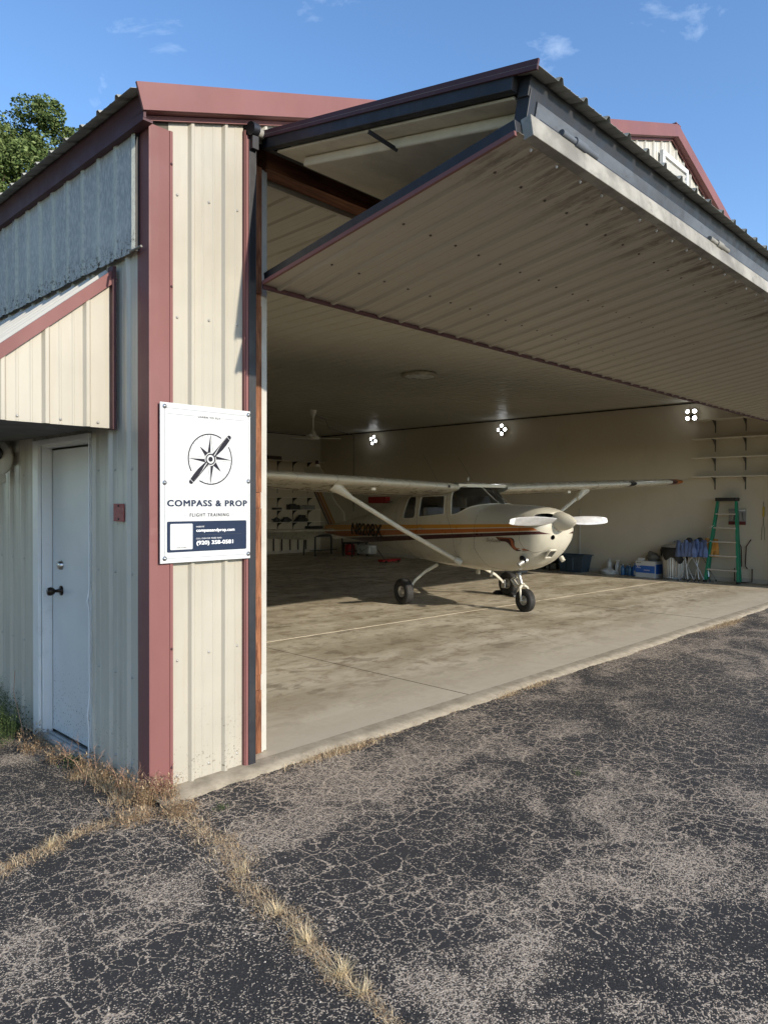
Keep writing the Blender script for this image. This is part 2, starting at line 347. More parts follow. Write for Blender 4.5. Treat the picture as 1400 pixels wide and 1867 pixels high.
# ------------------------------------------------------------------ ribbed metal sheets
def profile(width, pitch, off, h=.019, base=.014, top=.018, minor=True):
    """heights across a ribbed panel; rib centres at off + k*pitch"""
    pts = [(0, 0)]; k = 0; c = off
    while c < width+1e-6:
        for ds, hh in ((-top/2-base, 0), (-top/2, h), (top/2, h), (top/2+base, 0)):
            s_ = c+ds
            if 0 < s_ < width: pts.append((s_, hh))
        if minor:
            for q in (.34, .66):
                s0 = c+pitch*q
                if s0+.008 < width:
                    pts += [(s0-.008, 0), (s0-.004, h*.12), (s0+.004, h*.12), (s0+.008, 0)]
        c += pitch
    pts = sorted(set(pts)); 
    if pts[-1][0] < width: pts.append((width, 0))
    return pts
def sheet(mb, O, U, V, Nn, width, a, b, pitch=.2286, off=.1143, h=.019, minor=True, edges=(0,), **kw):
    """a(s), b(s): where the sheet starts and ends along V at position s along U"""
    O, U, V, Nn = (Vector(q) for q in (O, U, V, Nn)); P = profile(width, pitch, off, h, minor=minor, **kw); r0, r1 = [], []
    fa = a if callable(a) else (lambda s: a); fb = b if callable(b) else (lambda s: b)
    for s_, hh in P:
        r0.append(O+U*s_+V*fa(s_)+Nn*hh); r1.append(O+U*s_+V*fb(s_)+Nn*hh)
    mb.grid([r0, r1], False); return mb
def sheets(name, parent, m, O, U, V, Nn, total, a, b, pw=.9144, thick=.0012, **kw):
    O, U = Vector(O), Vector(U); s0 = 0; out = []
    fa = a if callable(a) else (lambda s: a); fb = b if callable(b) else (lambda s: b)
    while s0 < total-1e-6:
        wd = min(pw, total-s0); mb = MB()
        sheet(mb, O+U*s0, U, V, Nn, wd, lambda s, q=s0: fa(s+q), lambda s, q=s0: fb(s+q), **kw)
        o = mb.build(name, m, parent, fix=False); md = o.modifiers.new('t', 'SOLIDIFY'); md.thickness = thick; md.offset = 0
        out.append(o); s0 += pw
    return out
def screws(pts, nrm, name, parent, m, r=.0065):
    nrm = Vector(nrm).normalized(); mb = MB()
    for p in pts: mb.lathe([(r*1.3, 0), (r*1.3, .0015), (r, .002), (r*.8, .006), (0, .0065)], Vector(p), nrm, 7)
    o = mb.build(name, m, parent); o['kind'] = 'stuff'; return o
SCR = paint('screw_heads', (.42, .41, .38), .4, .5)

# ------------------------------------------------------------------ hangar shell
H = empty('metal_hangar', (0, 0, 0)); tag(H, 'cream ribbed metal hangar with maroon trim and its wide door folded open', 'hangar')
SL = .3436; RX = 7.03
def rake(x): return 3.888+SL*min(x+.12, 2*RX-x+.12)      # top of the rake trim
mb = MB(); mb.box(.0, .70, .002, .05, 0, 3.8); fw = mb.build('front_wall', paint('wall_backing', (.10, .09, .07), .9), H)
# front wall left of the opening: one ribbed sheet, screws
sheets('siding_panel', fw, CREAM, (.12, -.001, -.012), (1, 0, 0), (0, 0, 1), (0, -1, 0), .508, 0, lambda s: rake(s+.12)-.165, pw=.6, off=.147, thick=.001)
pts = []
for z in (.07, .74, 1.42, 2.1, 2.72, 3.42):
    pts += [(.175, -.002, z-.02), (.385, -.002, z), (.585, -.002, z+.01)]
screws(pts, (0, -1, 0), 'siding_screw', fw, SCR)
# right of the opening
mb = MB(); mb.box(13.42, 14.08, .002, .05, 0, 3.8); fr = mb.build('front_wall', MATS['wall_backing'], H)
sheets('siding_panel', fr, CREAM, (13.42, -.001, 0), (1, 0, 0), (0, 0, 1), (0, -1, 0), .6, 0, 3.8)
# gable
mb = MB(); mb.prism([(.0, 3.96), (14.06, 3.96), (RX, rake(RX)-.22)], 1, .002, .05); gw = mb.build('gable_wall', MATS['wall_backing'], H)
def gtop(s): xx = s+.66; return rake(xx)-.165-3.9
sheets('siding_panel', gw, WHITES, (.66, -.001, 3.9), (1, 0, 0), (0, 0, 1), (0, -1, 0), 13.40, 0, gtop, off=.0+.13)
for sgn in (1, -1):
    def X(q): return q if sgn > 0 else 2*RX-q
    mb = MB(); t0, t1 = rake(-.12), rake(RX)
    # boxed rake fascia, its soffit return, the flat flange under it
    P = lambda q, dz: (X(q), q and 0, 0)
    for (dz0, dz1, y0, y1, qt, qb_) in ((0, -.150, -.100, -.085, -.122, -.082), (-.148, -.152, -.0845, .0, -.075, -.075), (-.155, -.182, -.032, -.022, -.042, -.042)):
        vs = [(X(qb_), y0, rake(qb_)+dz1), (X(RX), y0, t1+dz1), (X(RX), y0, t1+dz0), (X(qt), y0, rake(qt)+dz0), (X(qb_), y1, rake(qb_)+dz1), (X(RX), y1, t1+dz1), (X(RX), y1, t1+dz0), (X(qt), y1, rake(qt)+dz0)]
        mb.add(vs, [(0, 1, 2, 3), (7, 6, 5, 4), (0, 4, 5, 1), (3, 2, 6, 7), (0, 3, 7, 4), (1, 5, 6, 2)])
    mb.build('rake_trim', MAROON, H)
    # roof: deck and ribbed sheets running down the slope
    n = Vector((-SL*sgn, 0, 1)).normalized(); dv = Vector((-sgn, 0, -SL)).normalized(); L = (RX+.12)*math.sqrt(1+SL*SL)
    mb = MB(); o0 = Vector((RX, 0, rake(RX)-.035)); 
    a0, a1 = o0-n*.05, o0+dv*(L-.1)-n*.05
    mb.add([(a0.x, -.08, a0.z), (a1.x, -.08, a1.z), (a1.x, D+.1, a1.z), (a0.x, D+.1, a0.z)], [(0, 1, 2, 3)])
    dk = mb.build('roof', MATS['wall_backing'], H); dk.modifiers.new('t', 'SOLIDIFY').thickness = .02
    sheets('roof_panel', dk, ROOFM, (RX, -.085, rake(RX)-.03), (0, 1, 0), dv, n, D+.25, 0, L+.03, off=.16)
mb = MB(); mb.bar((RX, -.1, rake(RX)-.005), (RX, D+.1, rake(RX)-.005), .14, .012); mb.build('ridge_cap', MAROON, H)
# corner trim: front flange and side flange, with a small dent in the edge
def corner():
    mb = MB(); zs = np.linspace(-.03, 3.735, 90); rows = []
    for z in zs:
        d = .0035*math.exp(-((z-1.52)/.07)**2); d2 = .0012*math.exp(-((z-1.42)/.12)**2)*math.sin(z*90)
        rows.append([(-.0, .125, z), (-.004, .12, z), (-.012+d*.3, .06, z), (-.012+d, -.014, z), (-.011+d*1.2, -.0235+d, z), (-.004+d, -.025+d+d2, z), (.05, -.026+d2*.5, z), (.112, -.0255, z), (.114, -.0305, z), (.132, -.0300, z), (.134, -.0262, z), (.136, -.0, z)])
    mb.grid(rows, False)
    o = mb.build('corner_trim', MAROON, H, fix=True); return o
corner()
screws([(.123, -.0305, z) for z in (.12, .80, 1.46, 2.15, 2.86, 3.55)], (0, -1, 0), 'trim_screw', H, MAROON2)
mb = MB(); mb.box(13.98, 14.1, -.03, .12, 0, 3.75); mb.build('corner_trim', MAROON, H)
# door jamb trim, steel guide post, stud and white interior casing
mb = MB(); mb.box(.624, .630, -.026, .03, -.01, 3.93); mb.box(.632, .650, -.030, .02, -.01, 3.90); mb.build('jamb_trim', MAROON, H)
mb = MB(); mb.box(.651, .700, -.036, .03, -.02, 3.88); mb.box(.7005, .706, -.034, .03, -.02, 3.9); mb.build('door_guide_post', BLACK, H, bevel=.004)
mb = MB(); z = 0.012
for z0, z1 in ((.012, .42), (.422, .52), (.522, 1.02), (1.022, 1.60), (1.602, 1.70), (1.702, 2.9), (2.902, 2.98), (2.982, 3.79)): mb.box(.70, .82-.002*(z0 > 1), .062+.006*((z1-z0) < .2), .30, z0, z1)
mb.build('door_stud', WOOD, H)
mb = MB(); mb.box(.82, .85, .080, .30, .006, 3.79); mb.box(.851, .884, .094, .31, .006, 3.79)
CAS = paint('white_metal_casing', (.46, .44, .39), .4, 0, .06, 4, .3); mb.build('jamb_casing', CAS, H, bevel=.003)
# header timber and its white lower trim
mb = MB(); mb.box(.86, 13.42, .062, .20, 3.80, 3.97); mb.build('header_beam', WOODH, H)
mb = MB(); mb.box(.86, 13.42, .205, .235, 3.765, 3.81); mb.box(.86, 13.42, .200, .32, 3.81, 3.835); mb.build('header_casing', CAS, H)
for zz in (13.42,): mb = MB(); mb.box(13.34, 13.42, -.05, .30, 0, 3.95); mb.build('door_guide_post', BLACK, H)
# side wall (left), back wall, right wall shells
mb = MB(); mb.box(.004, .05, .05, .72, -.4, 3.76); mb.box(.004, .05, 1.50, D+.1, -.4, 3.76); mb.box(.004, .05, .72, 1.50, 2.04, 3.76)
sw = mb.build('side_wall', MATS['wall_backing'], H)
def clip_side(y0, y1, z0, z1, off): sheets('siding_panel', sw, CREAM_SH, (0, y0, z0), (0, 1, 0), (0, 0, 1), (-1, 0, 0), y1-y0, 0, z1-z0, off=off)
clip_side(.10, .69, -.03, 3.2, .13); clip_side(.69, 1.60, 2.07, 3.2, .05); clip_side(1.60, D+.1, -.03, 3.2, .04)
sp = []
for z in (.12, .62, 1.22, 1.83):
    sp += [(-.002, y+.10, z) for y in (.09, .30, .52)]+[(-.002, 1.62+.2286*k, z) for k in range(8)]
screws(sp, (-1, 0, 0), 'siding_screw', sw, SCR)
mb = MB(); mb.box(0, 14.08, D+.05, D+.10, -.1, 3.8); mb.prism([(.0, 3.8), (14.06, 3.8), (RX, rake(RX)-.1)], 1, D+.05, D+.1); bw = mb.build('back_wall', CREAM_SH, H)
mb = MB(); mb.box(14.03, 14.08, .05, D+.05, -.1, 3.76); mb.build('side_wall', CREAM_SH, H)
# galvanised sheet band on the side wall under the eave
gb = MB(); gb.box(-.030, -.004, .112, D, 3.075, 3.085); gb.box(-.034, -.012, .086, .090, 3.052, 3.75); gbo = gb.build('band_flashing', BLACK, H)
sheets('galvanised_panel', gbo, GALV, (-.036, .085, 3.05), (0, 1, 0), (0, 0, 1), (-1, 0, 0), 9.0, 0, .72, off=.01, pitch=.221, h=.011, top=.022, base=.022, minor=False)
mb = MB(); mb.tube([(-.048, .125, 3.05), (-.046, -.005, 3.052)], .007, 6); mb.build('flashing_edge', GSTEEL, H)
# eave fascia in maroon
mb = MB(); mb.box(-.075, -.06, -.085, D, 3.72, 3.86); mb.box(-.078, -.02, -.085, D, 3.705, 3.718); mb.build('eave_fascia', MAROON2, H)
# inner lining
mb = MB(); mb.box(W, W+.02, .32, D, 0, CZ+.05); lin = mb.build('right_lining_wall', INWALL, H)
mb = MB(); mb.box(.30, W, D, D+.02, 0, CZ+.05); mb.build('back_lining_wall', INWALL, H)
mb = MB(); mb.box(.28, .30, .32, D, 0, CZ+.05); mb.build('left_lining_wall', INWALL, H)
mb = MB(); mb.box(13.44, W, .30, .32, 0, CZ); mb.build('front_lining_wall', INWALL, H)
mb = MB(); mb.box(.3, W-.01, D-.014, D-.001, .0, .09); mb.box(W-.014, W-.001, .4, D-.02, 0, .09); mb.build('baseboard', paint('baseboard', (.48, .44, .37), .5), H)
mb = MB(); mb.box(.3, W, D-.016, D-.002, CZ-.03, CZ-.005); mb.box(W-.018, W-.002, .4, D-.02, CZ-.03, CZ-.004); mb.build('ceiling_edge_strip', BLK, H)
mb = MB(); mb.box(.3, W, .32, D, CZ+.04, CZ+.06); cl = mb.build('ceiling', MATS['wall_backing'], H)
sheets('ceiling_panel', cl, CEIL, (.3, .325, CZ+.022), (1, 0, 0), (0, 1, 0), (0, 0, -1), W-.31, 0, D-.34, off=.11, h=.016)
# white framed vent in the gable
gv = MB(); 
gv.box(6.66, 7.44, -.07, -.022, 5.86, 5.92); gv.box(6.66, 7.44, -.07, -.022, 5.40, 5.46); gv.box(6.66, 6.72, -.07, -.022, 5.46, 5.86); gv.box(7.38, 7.44, -.07, -.022, 5.46, 5.86)
gvo = gv.build('gable_window', WHITE, H, bevel=.004)
for k in range(6): mb = MB(); mb.bar((6.72, -.045, 5.49+k*.064), (7.38, -.045, 5.49+k*.064), .012, .05, up=(0, -.6, .8)); mb.build('slat', WHITE, gvo)

# ------------------------------------------------------------------ bifold door, open
DX0, DX1 = .752, 13.34
HT = Vector((0, -.03, 3.935)); HF = Vector((0, -1.90, 3.575)); LF = Vector((0, -1.905, 3.365)); LB = Vector((0, -.045, 3.078))
ux = Vector((1, 0, 0))
def leafframe(a, b, nrm, th, mb, drop=1):
    d = (b-a).normalized()
    # end stiles
    for x in (DX0+.025, DX1-.025): mb.bar(a+ux*x+nrm*th/2, b+ux*x+nrm*th/2, .05, th, up=nrm)
    return d
UN = (HF-HT).cross(ux).normalized(); UN = UN if UN.z < 0 else -UN        # downwards
mb = MB(); leafframe(HT, HF, UN, .075, mb)
mb.bar(HT+ux*DX0+UN*.04+(HF-HT).normalized()*.03, HT+ux*DX1+UN*.04+(HF-HT).normalized()*.03, .06, .07, up=UN)
ul = mb.build('upper_door_leaf', BLACK, H, bevel=.003)
for x in np.linspace(DX0+.6, DX1-.6, 11): mb = MB(); mb.bar(HT+ux*x+UN*.03, HF+ux*x+UN*.03, .05, .05, up=UN); mb.build('frame_tube', BLACK, ul)
dU = (HF-HT).normalized()
sheets('siding_panel', ul, ROOFM, HT+ux*(DX0-.01)-UN*.004, (1, 0, 0), dU, -UN, DX1-DX0+.02, .0, (HF-HT).length+.13, off=.20, h=.024)
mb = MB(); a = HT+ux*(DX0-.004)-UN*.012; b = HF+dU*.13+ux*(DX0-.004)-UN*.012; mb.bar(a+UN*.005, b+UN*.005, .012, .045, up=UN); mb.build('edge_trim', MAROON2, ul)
# foot rail of the upper leaf: black channel above, blue grey face
e = HF; mb = MB(); mb.bar(e+ux*(DX0+.05)+UN*.045+dU*.03, e+ux*DX1+UN*.045+dU*.03, .06, .09, up=UN); mb.build('black_rail', BLACK, ul, bevel=.003)
mb = MB(); mb.bar(e+ux*(DX0+.12)+UN*.150+dU*.045, e+ux*DX1+UN*.150+dU*.045, .05, .115, up=UN); mb.build('steel_rail', BLSTEEL, ul, bevel=.003)
mb = MB(); mb.bar(e+ux*(DX0+.06)+UN*.135+dU*.03, e+ux*(DX0+.115)+UN*.135+dU*.03, .07, .16, up=UN); mb.build('corner_bracket', BLACK, ul, bevel=.003)
# foam boards under the upper leaf: a thin one with the thick one below it
mb = MB(); L_ = (HF-HT).length
mb.bar(HT+dU*.06+ux*(DX0+.06)+UN*.082, HF-dU*.06+ux*(DX0+.06)+UN*.082, .04, .012, up=UN)
def slabp(mb, s0, s1, x0, x1, n0, n1, jag=0):
    rows = []; k = 30 if jag else 1
    for side, nn in ((0, n0), (0, n1)): pass
    A = lambda s_, x, n_: HT+dU*s_+ux*x+UN*n_
    vs = [A(s0, x0, n0), A(s1, x0, n0), A(s1, x1, n0), A(s0, x1, n0), A(s0, x0, n1), A(s1, x0, n1), A(s1, x1, n1), A(s0, x1, n1)]
    mb.add(vs, [(0, 1, 2, 3), (7, 6, 5, 4), (0, 4, 5, 1), (1, 5, 6, 2), (2, 6, 7, 3), (3, 7, 4, 0)])
x0 = DX0+.055
mb = MB(); slabp(mb, .10, L_-.02, x0, DX1-.06, .078, .090); mb.build('thin_foam_board', FOAM, ul)
for k in range(6):
    xa = DX0+.17+k*2.06; mb = MB(); slabp(mb, .22, L_-.05, xa, min(xa+2.04, DX1-.1), .094, .150)
    o = mb.build('foam_board', FOAM, ul, bevel=.014, seg=3)
mb = MB(); mb.bar(HT+dU*.95+ux*(DX0+.03)+UN*.10, HT+dU*1.03+ux*(DX0+.19)+UN*.155, .012, .02, up=UN); mb.build('foam_clip', BLACK, ul)
# lower leaf
LN = (LB-LF).cross(ux).normalized(); LN = LN if LN.z > 0 else -LN       # upwards
dL = (LF-LB).normalized(); LL = (LF-LB).length
mb = MB()
for x in (DX0+.025, DX1-.025): mb.bar(LB+ux*x-LN*.03, LF+ux*x-LN*.03, .05, .06, up=LN)
mb.bar(LB+ux*DX0-LN*.03+dL*.03, LB+ux*DX1-LN*.03+dL*.03, .06, .06, up=LN)
ll = mb.build('lower_door_leaf', BLACK, H, bevel=.003)
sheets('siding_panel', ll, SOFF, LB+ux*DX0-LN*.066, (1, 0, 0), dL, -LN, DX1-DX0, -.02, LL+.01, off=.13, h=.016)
mb = MB(); mb.bar(LB+ux*(DX0-.008)-LN*.066, LF+ux*(DX0-.008)-LN*.072, .018, .022, up=LN); mb.build('edge_trim', MAROON, ll)
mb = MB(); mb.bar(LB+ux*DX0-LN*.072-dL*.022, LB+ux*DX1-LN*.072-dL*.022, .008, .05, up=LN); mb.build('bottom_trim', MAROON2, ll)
mb = MB(); mb.bar(LF+ux*(DX0+.05)-LN*.035+dL*.028, LF+ux*DX1-LN*.035+dL*.028, .055, .10, up=LN); fr_ = mb.build('top_rail', GSTEEL, ll, bevel=.003)
mb = MB(); mb.bar(LF+ux*(DX0+.14)+LN*.02+dL*.045, LF+ux*DX1+LN*.02+dL*.045, .012, .012); mb.build('hinge_lip', BLACK, ll)
for k, x in enumerate(np.arange(DX0+.32, DX1, 1.9)):
    mb = MB(); p = LF+ux*x+LN*.03+dL*.055; mb.tube([p, p+ux*.34], .017, 10); mb.tube([p+ux*.12, p+ux*.22], .024, 10); mb.build('hinge', GSTEEL if k else BLSTEEL, ll)
def near_rib(x): return x
dr = MB()
for k in range(54):
    x = DX0+.13+.2286*k
    if x < DX1-.05: p = LF+ux*x-LN*.09-dL*.012; dr.lathe([(.007, 0), (.008, .004), (.002, .013), (0, .014)], p, (0, 0, -1), 6)
o = dr.build('rib_end_closure', paint('foam_closure', (.55, .55, .55), .6), ll); o['kind'] = 'stuff'
sc_ = []
for q in (.42, 1.0, 1.6):
    sc_ += [LB+ux*(DX0+.13+.2286*k+.055)+dL*(q*1.02)-LN*.067 for k in range(54)]
screws(sc_, -LN, 'siding_screw', ll, paint('dark_screw_heads', (.08, .07, .06), .5), .007)
# lift drum shaft over the post
mb = MB(); mb.tube([(.66, -.05, 3.93), (.92, -.02, 3.955)], .028, 12); mb.build('lift_shaft', GSTEEL, H)
mb = MB(); mb.tube([(.64, -.06, 3.935), (.69, -.055, 3.94)], .040, 14); mb.box(.655, .70, -.065, -.02, 3.82, 3.90); mb.build('pulley', BLACK, H)

# ------------------------------------------------------------------ personnel door on the side wall
mb = MB(); mb.box(.055, .095, .725, 1.475, .03, 2.0); ed = mb.build('entry_door', WDOOR2, H, bevel=.002)
mb = MB(); mb.lathe([(.034, 0), (.034, .006), (.012, .010), (.011, .045), (.024, .055), (.030, .075), (.026, .092), (0, .096)], (.055, 1.325, 1.022), (-1, 0, 0), 20); mb.build('knob', paint('dark_bronze', (.035, .025, .018), .28, .7), ed)
mb = MB(); mb.lathe([(.033, 0), (.030, .016), (.022, .024), (0, .025)], (.055, 1.325, 1.198), (-1, 0, 0), 20); mb.build('deadbolt', paint('satin_nickel', (.55, .53, .50), .25, 1.), ed)
mb = MB()
mb.box(-.012, .055, 1.478, 1.50, .01, 2.035); mb.box(-.012, .10, .70, .722, .01, 2.035); mb.box(-.012, .055, .722, 1.478, 2.012, 2.035)
mb.build('door_frame', WHITE, ed, bevel=.002)
mb = MB(); mb.box(-.035, -.012, 1.50, 1.60, -.02, 2.065); mb.box(-.035, -.012, .695, 1.50, 2.03, 2.068); mb.build('door_casing', WHITE, ed, bevel=.004)
# bent casing strip on the near side
mb = MB(); rows = []
for z in np.linspace(-.10, 2.035, 60):
    k = .012*math.exp(-((z-1.02)/.035)**2)+.010*math.exp(-((z-.30)/.06)**2)+(.02*max(0, .3-z)); wv = .018 if z > .05 else .018*max(.1, (z+.12)/.17)
    rows.append([(-.030-k, .690, z), (-.034-k, .690+wv*.5+k*.4, z), (-.016-k, .690+wv+k*.3, z)])
mb.grid(rows, False); mb.build('bent_casing_strip', WHITE, ed, fix=False)
mb = MB(); mb.box(-.03, .055, .722, 1.478, -.01, .012); mb.box(-.02, .0, .722, 1.478, .012, .018); mb.box(.015, .03, .722, 1.478, .012, .02); mb.build('threshold', paint('sill_aluminium', (.5, .5, .48), .5, .4, .1, 6, .5), ed)
mb = MB(); mb.box(-.045, .03, .70, 1.49, -.2, -.011); mb.build('step_block', SILL, ed)

# ------------------------------------------------------------------ awning box over the door
def az(x): return 3.03+.86*x      # roof line, x negative
XE = -1.12
mb = MB(); mb.prism([(-.02, 2.10), (-.02, az(-.02)-.02), (XE+.02, az(XE)-.0), (XE+.02, 2.09)], 1, .40, 3.6); aw = mb.build('door_awning', paint('awning_core', (.05, .048, .04), .9), H)
def ab(s): x = -.045-s; return 2.072+.0*s
def at_(s): x = -.045-s; return az(x)-.01
mb_ = sheets('siding_panel', aw, CREAM, (-.045, .375, 0), (-1, 0, 0), (0, 0, 1), (0, -1, 0), abs(XE)-.05, ab, at_, pw=1.2, off=.14)
screws([(-.045-s, .372, 2.10) for s in (.075, .29, .52)]+[(-.045-s, .372, at_(s)-.03) for s in (.075, .30, .53)], (0, -1, 0), 'siding_screw', aw, SCR)
mb = MB()
d = Vector((-1, 0, -.86)).normalized(); nn = Vector((-.86, 0, 1)).normalized()
a = Vector((-.03, .352, az(-.03)-.035)); b = a+d*1.5; mb.bar(a, b, .012, .062, up=nn); mb.build('awning_rake_trim', MAROON, aw)
mb = MB(); mb.box(-.048, -.026, .335, .40, 2.065, 3.02); mb.build('awning_corner_trim', MAROON2, aw)
sheets('roof_panel', aw, WHITES, (-.02, .352, az(-.02)+.0), (0, 1, 0), d, nn, 3.2, 0, 1.50, off=.12, h=.016)
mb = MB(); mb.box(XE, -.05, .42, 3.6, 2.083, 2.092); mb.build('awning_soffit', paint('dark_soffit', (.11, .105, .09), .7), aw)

# ------------------------------------------------------------------ sign
SG = empty('wall_sign', (.041, -.045, 1.292)); tag(SG, 'white flight training sign with compass and propeller emblem and navy contact panel', 'sign')
SW, SH = .609, .908
pl = MB().box(0, SW, -.004, 0, 0, SH).build('sign_plate', paint('sign_white', (.55, .565, .57), .45, 0, .01, 2, spec=.3), SG, bevel=.0015)
NAVY = paint('navy_print', (.020, .032, .062), .7, 0, .03, 5, spec=.12); INK = paint('charcoal_print', (.022, .022, .030), .7, 0, .03, 5, spec=.12)
GREYI = paint('grey_print', (.07, .07, .075), .4, 0, .03, 5); HAIR = paint('hairline_print', (.20, .23, .25), .4, 0, .02, 5)
def text_obj(body, size, x, z, m, parent, name, y=-.0055, align='LEFT', width=None, sp=1., off=0, xf=None, ext=.0004, bold=0, sub=False):
    cu = bpy.data.curves.new(name, 'FONT'); cu.body = body; cu.size = size; cu.align_x = align; cu.space_character = sp; cu.offset = off; cu.extrude = ext; cu.resolution_u = 3
    o = bpy.data.objects.new(name, cu); C.objects.link(o); bpy.context.view_layer.update()
    me = bpy.data.meshes.new_from_object(o.evaluated_get(bpy.context.evaluated_depsgraph_get())); bpy.data.objects.remove(o)
    if sub: bmx = bmesh.new(); bmx.from_mesh(me); bmesh.ops.triangulate(bmx, faces=bmx.faces); bmesh.ops.subdivide_edges(bmx, edges=bmx.edges, cuts=4, use_grid_fill=True); bmx.to_mesh(me); bmx.free()
    co = np.array([v.co[:] for v in me.vertices]); kx = 1
    if width: kx = width/(co[:, 0].max()-co[:, 0].min())
    for v in me.vertices:
        p = (v.co.x*kx, v.co.y, v.co.z); v.co = xf(p) if xf else (x+p[0], y-p[2], z+p[1])
    if bold:
        bmx = bmesh.new(); bmx.from_mesh(me); g0 = bmx.faces[:]
        for q in range(1, 4):
            r_ = bmesh.ops.duplicate(bmx, geom=bmx.verts[:][:len(me.vertices)]+bmx.edges[:][:len(me.edges)]+g0)
            dv_ = [e for e in r_['geom'] if isinstance(e, bmesh.types.BMVert)]; bmesh.ops.translate(bmx, verts=dv_, vec=(bold*(1 if q != 2 else .5)*(1 if q < 3 else 0), -.00012*q*(1 if bold < .01 else 14), bold*(.6 if q >= 2 else 0)))
            bmx.verts.ensure_lookup_table(); bmx.edges.ensure_lookup_table()
        bmx.to_mesh(me); bmx.free()
    me.materials.clear(); me.materials.append(m); o2 = bpy.data.objects.new(name, me); C.objects.link(o2); o2.parent = parent; return o2
YP = -.0052
def flat(poly, m, name, y=YP):
    mb = MB(); mb.prism(poly, 1, y, y+.0009); return mb.build(name, m, pl, fix=True)
cx, cz, rr = .325, .60, .150
def ring(mb, cx, cz, r0, r1, a0=0, a1=360, n=60, y=YP):
    vs = []; 
    for k in range(n+1):
        t = R(a0+(a1-a0)*k/n)
        for r_ in (r0, r1):
            for yy in (y, y+.0009): vs.append((cx+r_*math.cos(t), yy, cz+r_*math.sin(t)))
    fs = []
    for k in range(n): i = k*4; j = i+4; fs += [(i, j, j+2, i+2), (i+1, i+3, j+3, j+1), (i, i+1, j+1, j), (i+2, j+2, j+3, i+3)]
    mb.add(vs, fs); return mb
mb = MB(); ring(mb, cx, cz, rr-.0058, rr+.0008, 60, 210); ring(mb, cx, cz, rr-.0058, rr+.0008, -120, 32); mb.build('compass_ring', INK, pl)
mb = MB()
for k in range(24):
    t = R(k*15+7.5); 
    if 35 < (k*15+7.5) % 180 < 60: continue
    a = Vector((cx+(rr-.006)*math.cos(t), YP, cz+(rr-.006)*math.sin(t))); b = Vector((cx+(rr-.017)*math.cos(t), YP, cz+(rr-.017)*math.sin(t))); mb.bar(a, b, .0009, .0009, up=(0, 1, 0))
mb.build('compass_ticks', GREYI, pl)
dk, ot = MB(), MB()
for k in range(8):
    t = R(90-k*45); 
    if k in (1, 5): continue
    Lr = .143 if k % 2 == 0 else .102; rb = .040; hw = R(30) if k % 2 == 0 else R(20)
    tip = (cx+Lr*math.cos(t), cz+Lr*math.sin(t)); mid = (cx+rb*math.cos(t), cz+rb*math.sin(t))
    l_ = (cx+rb*math.cos(t+hw), cz+rb*math.sin(t+hw)); r_ = (cx+rb*math.cos(t-hw), cz+rb*math.sin(t-hw))
    if k % 2 == 0:
        dk.prism([tip, l_, mid], 1, YP, YP+.0009)
        ot.bar((tip[0], YP, tip[1]), (r_[0], YP, r_[1]), .0009, .0009, up=(0, 1, 0)); ot.bar((mid[0], YP, mid[1]), (r_[0], YP, r_[1]), .0009, .0009, up=(0, 1, 0))
    else: dk.prism([tip, l_, r_], 1, YP, YP+.0009)
dk.build('compass_points', INK, pl); ot.build('compass_point_outlines', GREYI, pl)
mb = MB(); ring(mb, cx, cz, .026, .033, y=-.0062); ring(mb, cx, cz, 0.0001, .0145, y=-.0062); mb.build('hub_rings', INK, pl)
ta = R(46.5); c_, s_ = math.cos(ta), math.sin(ta)
def pp(u, v, sg=1): u *= sg; v *= sg; return (cx+u*c_-v*s_, cz+u*s_+v*c_)
b1 = [(.030, -.012), (.060, -.016), (.10, -.020), (.14, -.019), (.178, -.015), (.178, .010), (.13, .0095), (.09, .005), (.06, -.002), (.030, -.006)]
b2 = [(.030, .012), (.09, .013), (.178, .0135), (.178, .011), (.13, .0105), (.09, .008), (.06, .004), (.030, -.0)]
t1 = [(.182, -.015), (.197, -.011), (.201, -.0), (.195, .0115), (.182, .0135)]
for sg in (1, -1):
    for poly in (b1, b2, t1): flat([pp(u, v, sg) for u, v in poly], INK, 'propeller_blade_print', YP-.0004)
text_obj('COMPASS & PROP', .050, .040, .322, NAVY, pl, 'company_name', width=.538, sp=1.12, bold=.0042)
text_obj('FLIGHT TRAINING', .028, .185, .262, GREYI, pl, 'tagline', width=.265, sp=1.3, bold=.0012)
text_obj('LEARN TO FLY', .016, .240, .838, GREYI, pl, 'top_line', width=.150, sp=1.3, bold=.0009)
mb = MB()
for a, b in (((.146, .271), (.170, .271)), ((.466, .271), (.488, .271)), ((.045, .846), (.228, .846)), ((.402, .846), (.57, .846)), ((.028, .035), (.028, .875)), ((.595, .035), (.595, .875)), ((.04, .878), (.58, .878)), ((.04, .027), (.58, .027))): mb.bar((a[0], YP, a[1]), (b[0], YP, b[1]), .0014, .0009, up=(0, 1, 0))
mb.build('print_rules', HAIR, pl)
def rrect(x0, x1, z0, z1, r=.008, n=4):
    P = []
    for (x, z, a) in ((x1-r, z1-r, 0), (x0+r, z1-r, 90), (x0+r, z0+r, 180), (x1-r, z0+r, 270)):
        for k in range(n+1): t = R(a+90*k/n); P.append((x+r*math.cos(t), z+r*math.sin(t)))
    return P
flat(rrect(.042, .580, .060, .236), NAVY, 'navy_panel', -.0050)
flat(rrect(.062, .205, .074, .222, .006), paint('code_card_white', (.55, .565, .57), .35, 0, .01), 'white_card', -.0056)
text_obj('SCAN TO VISIT', .0095, .134, .082, GREYI, pl, 'card_caption', y=-.0062, align='CENTER')
WP = paint('white_print', (.82, .83, .84), .4, 0, .01)
text_obj('WEBSITE', .0120, .228, .199, WP, pl, 'website_heading', y=-.0056, sp=1.2)
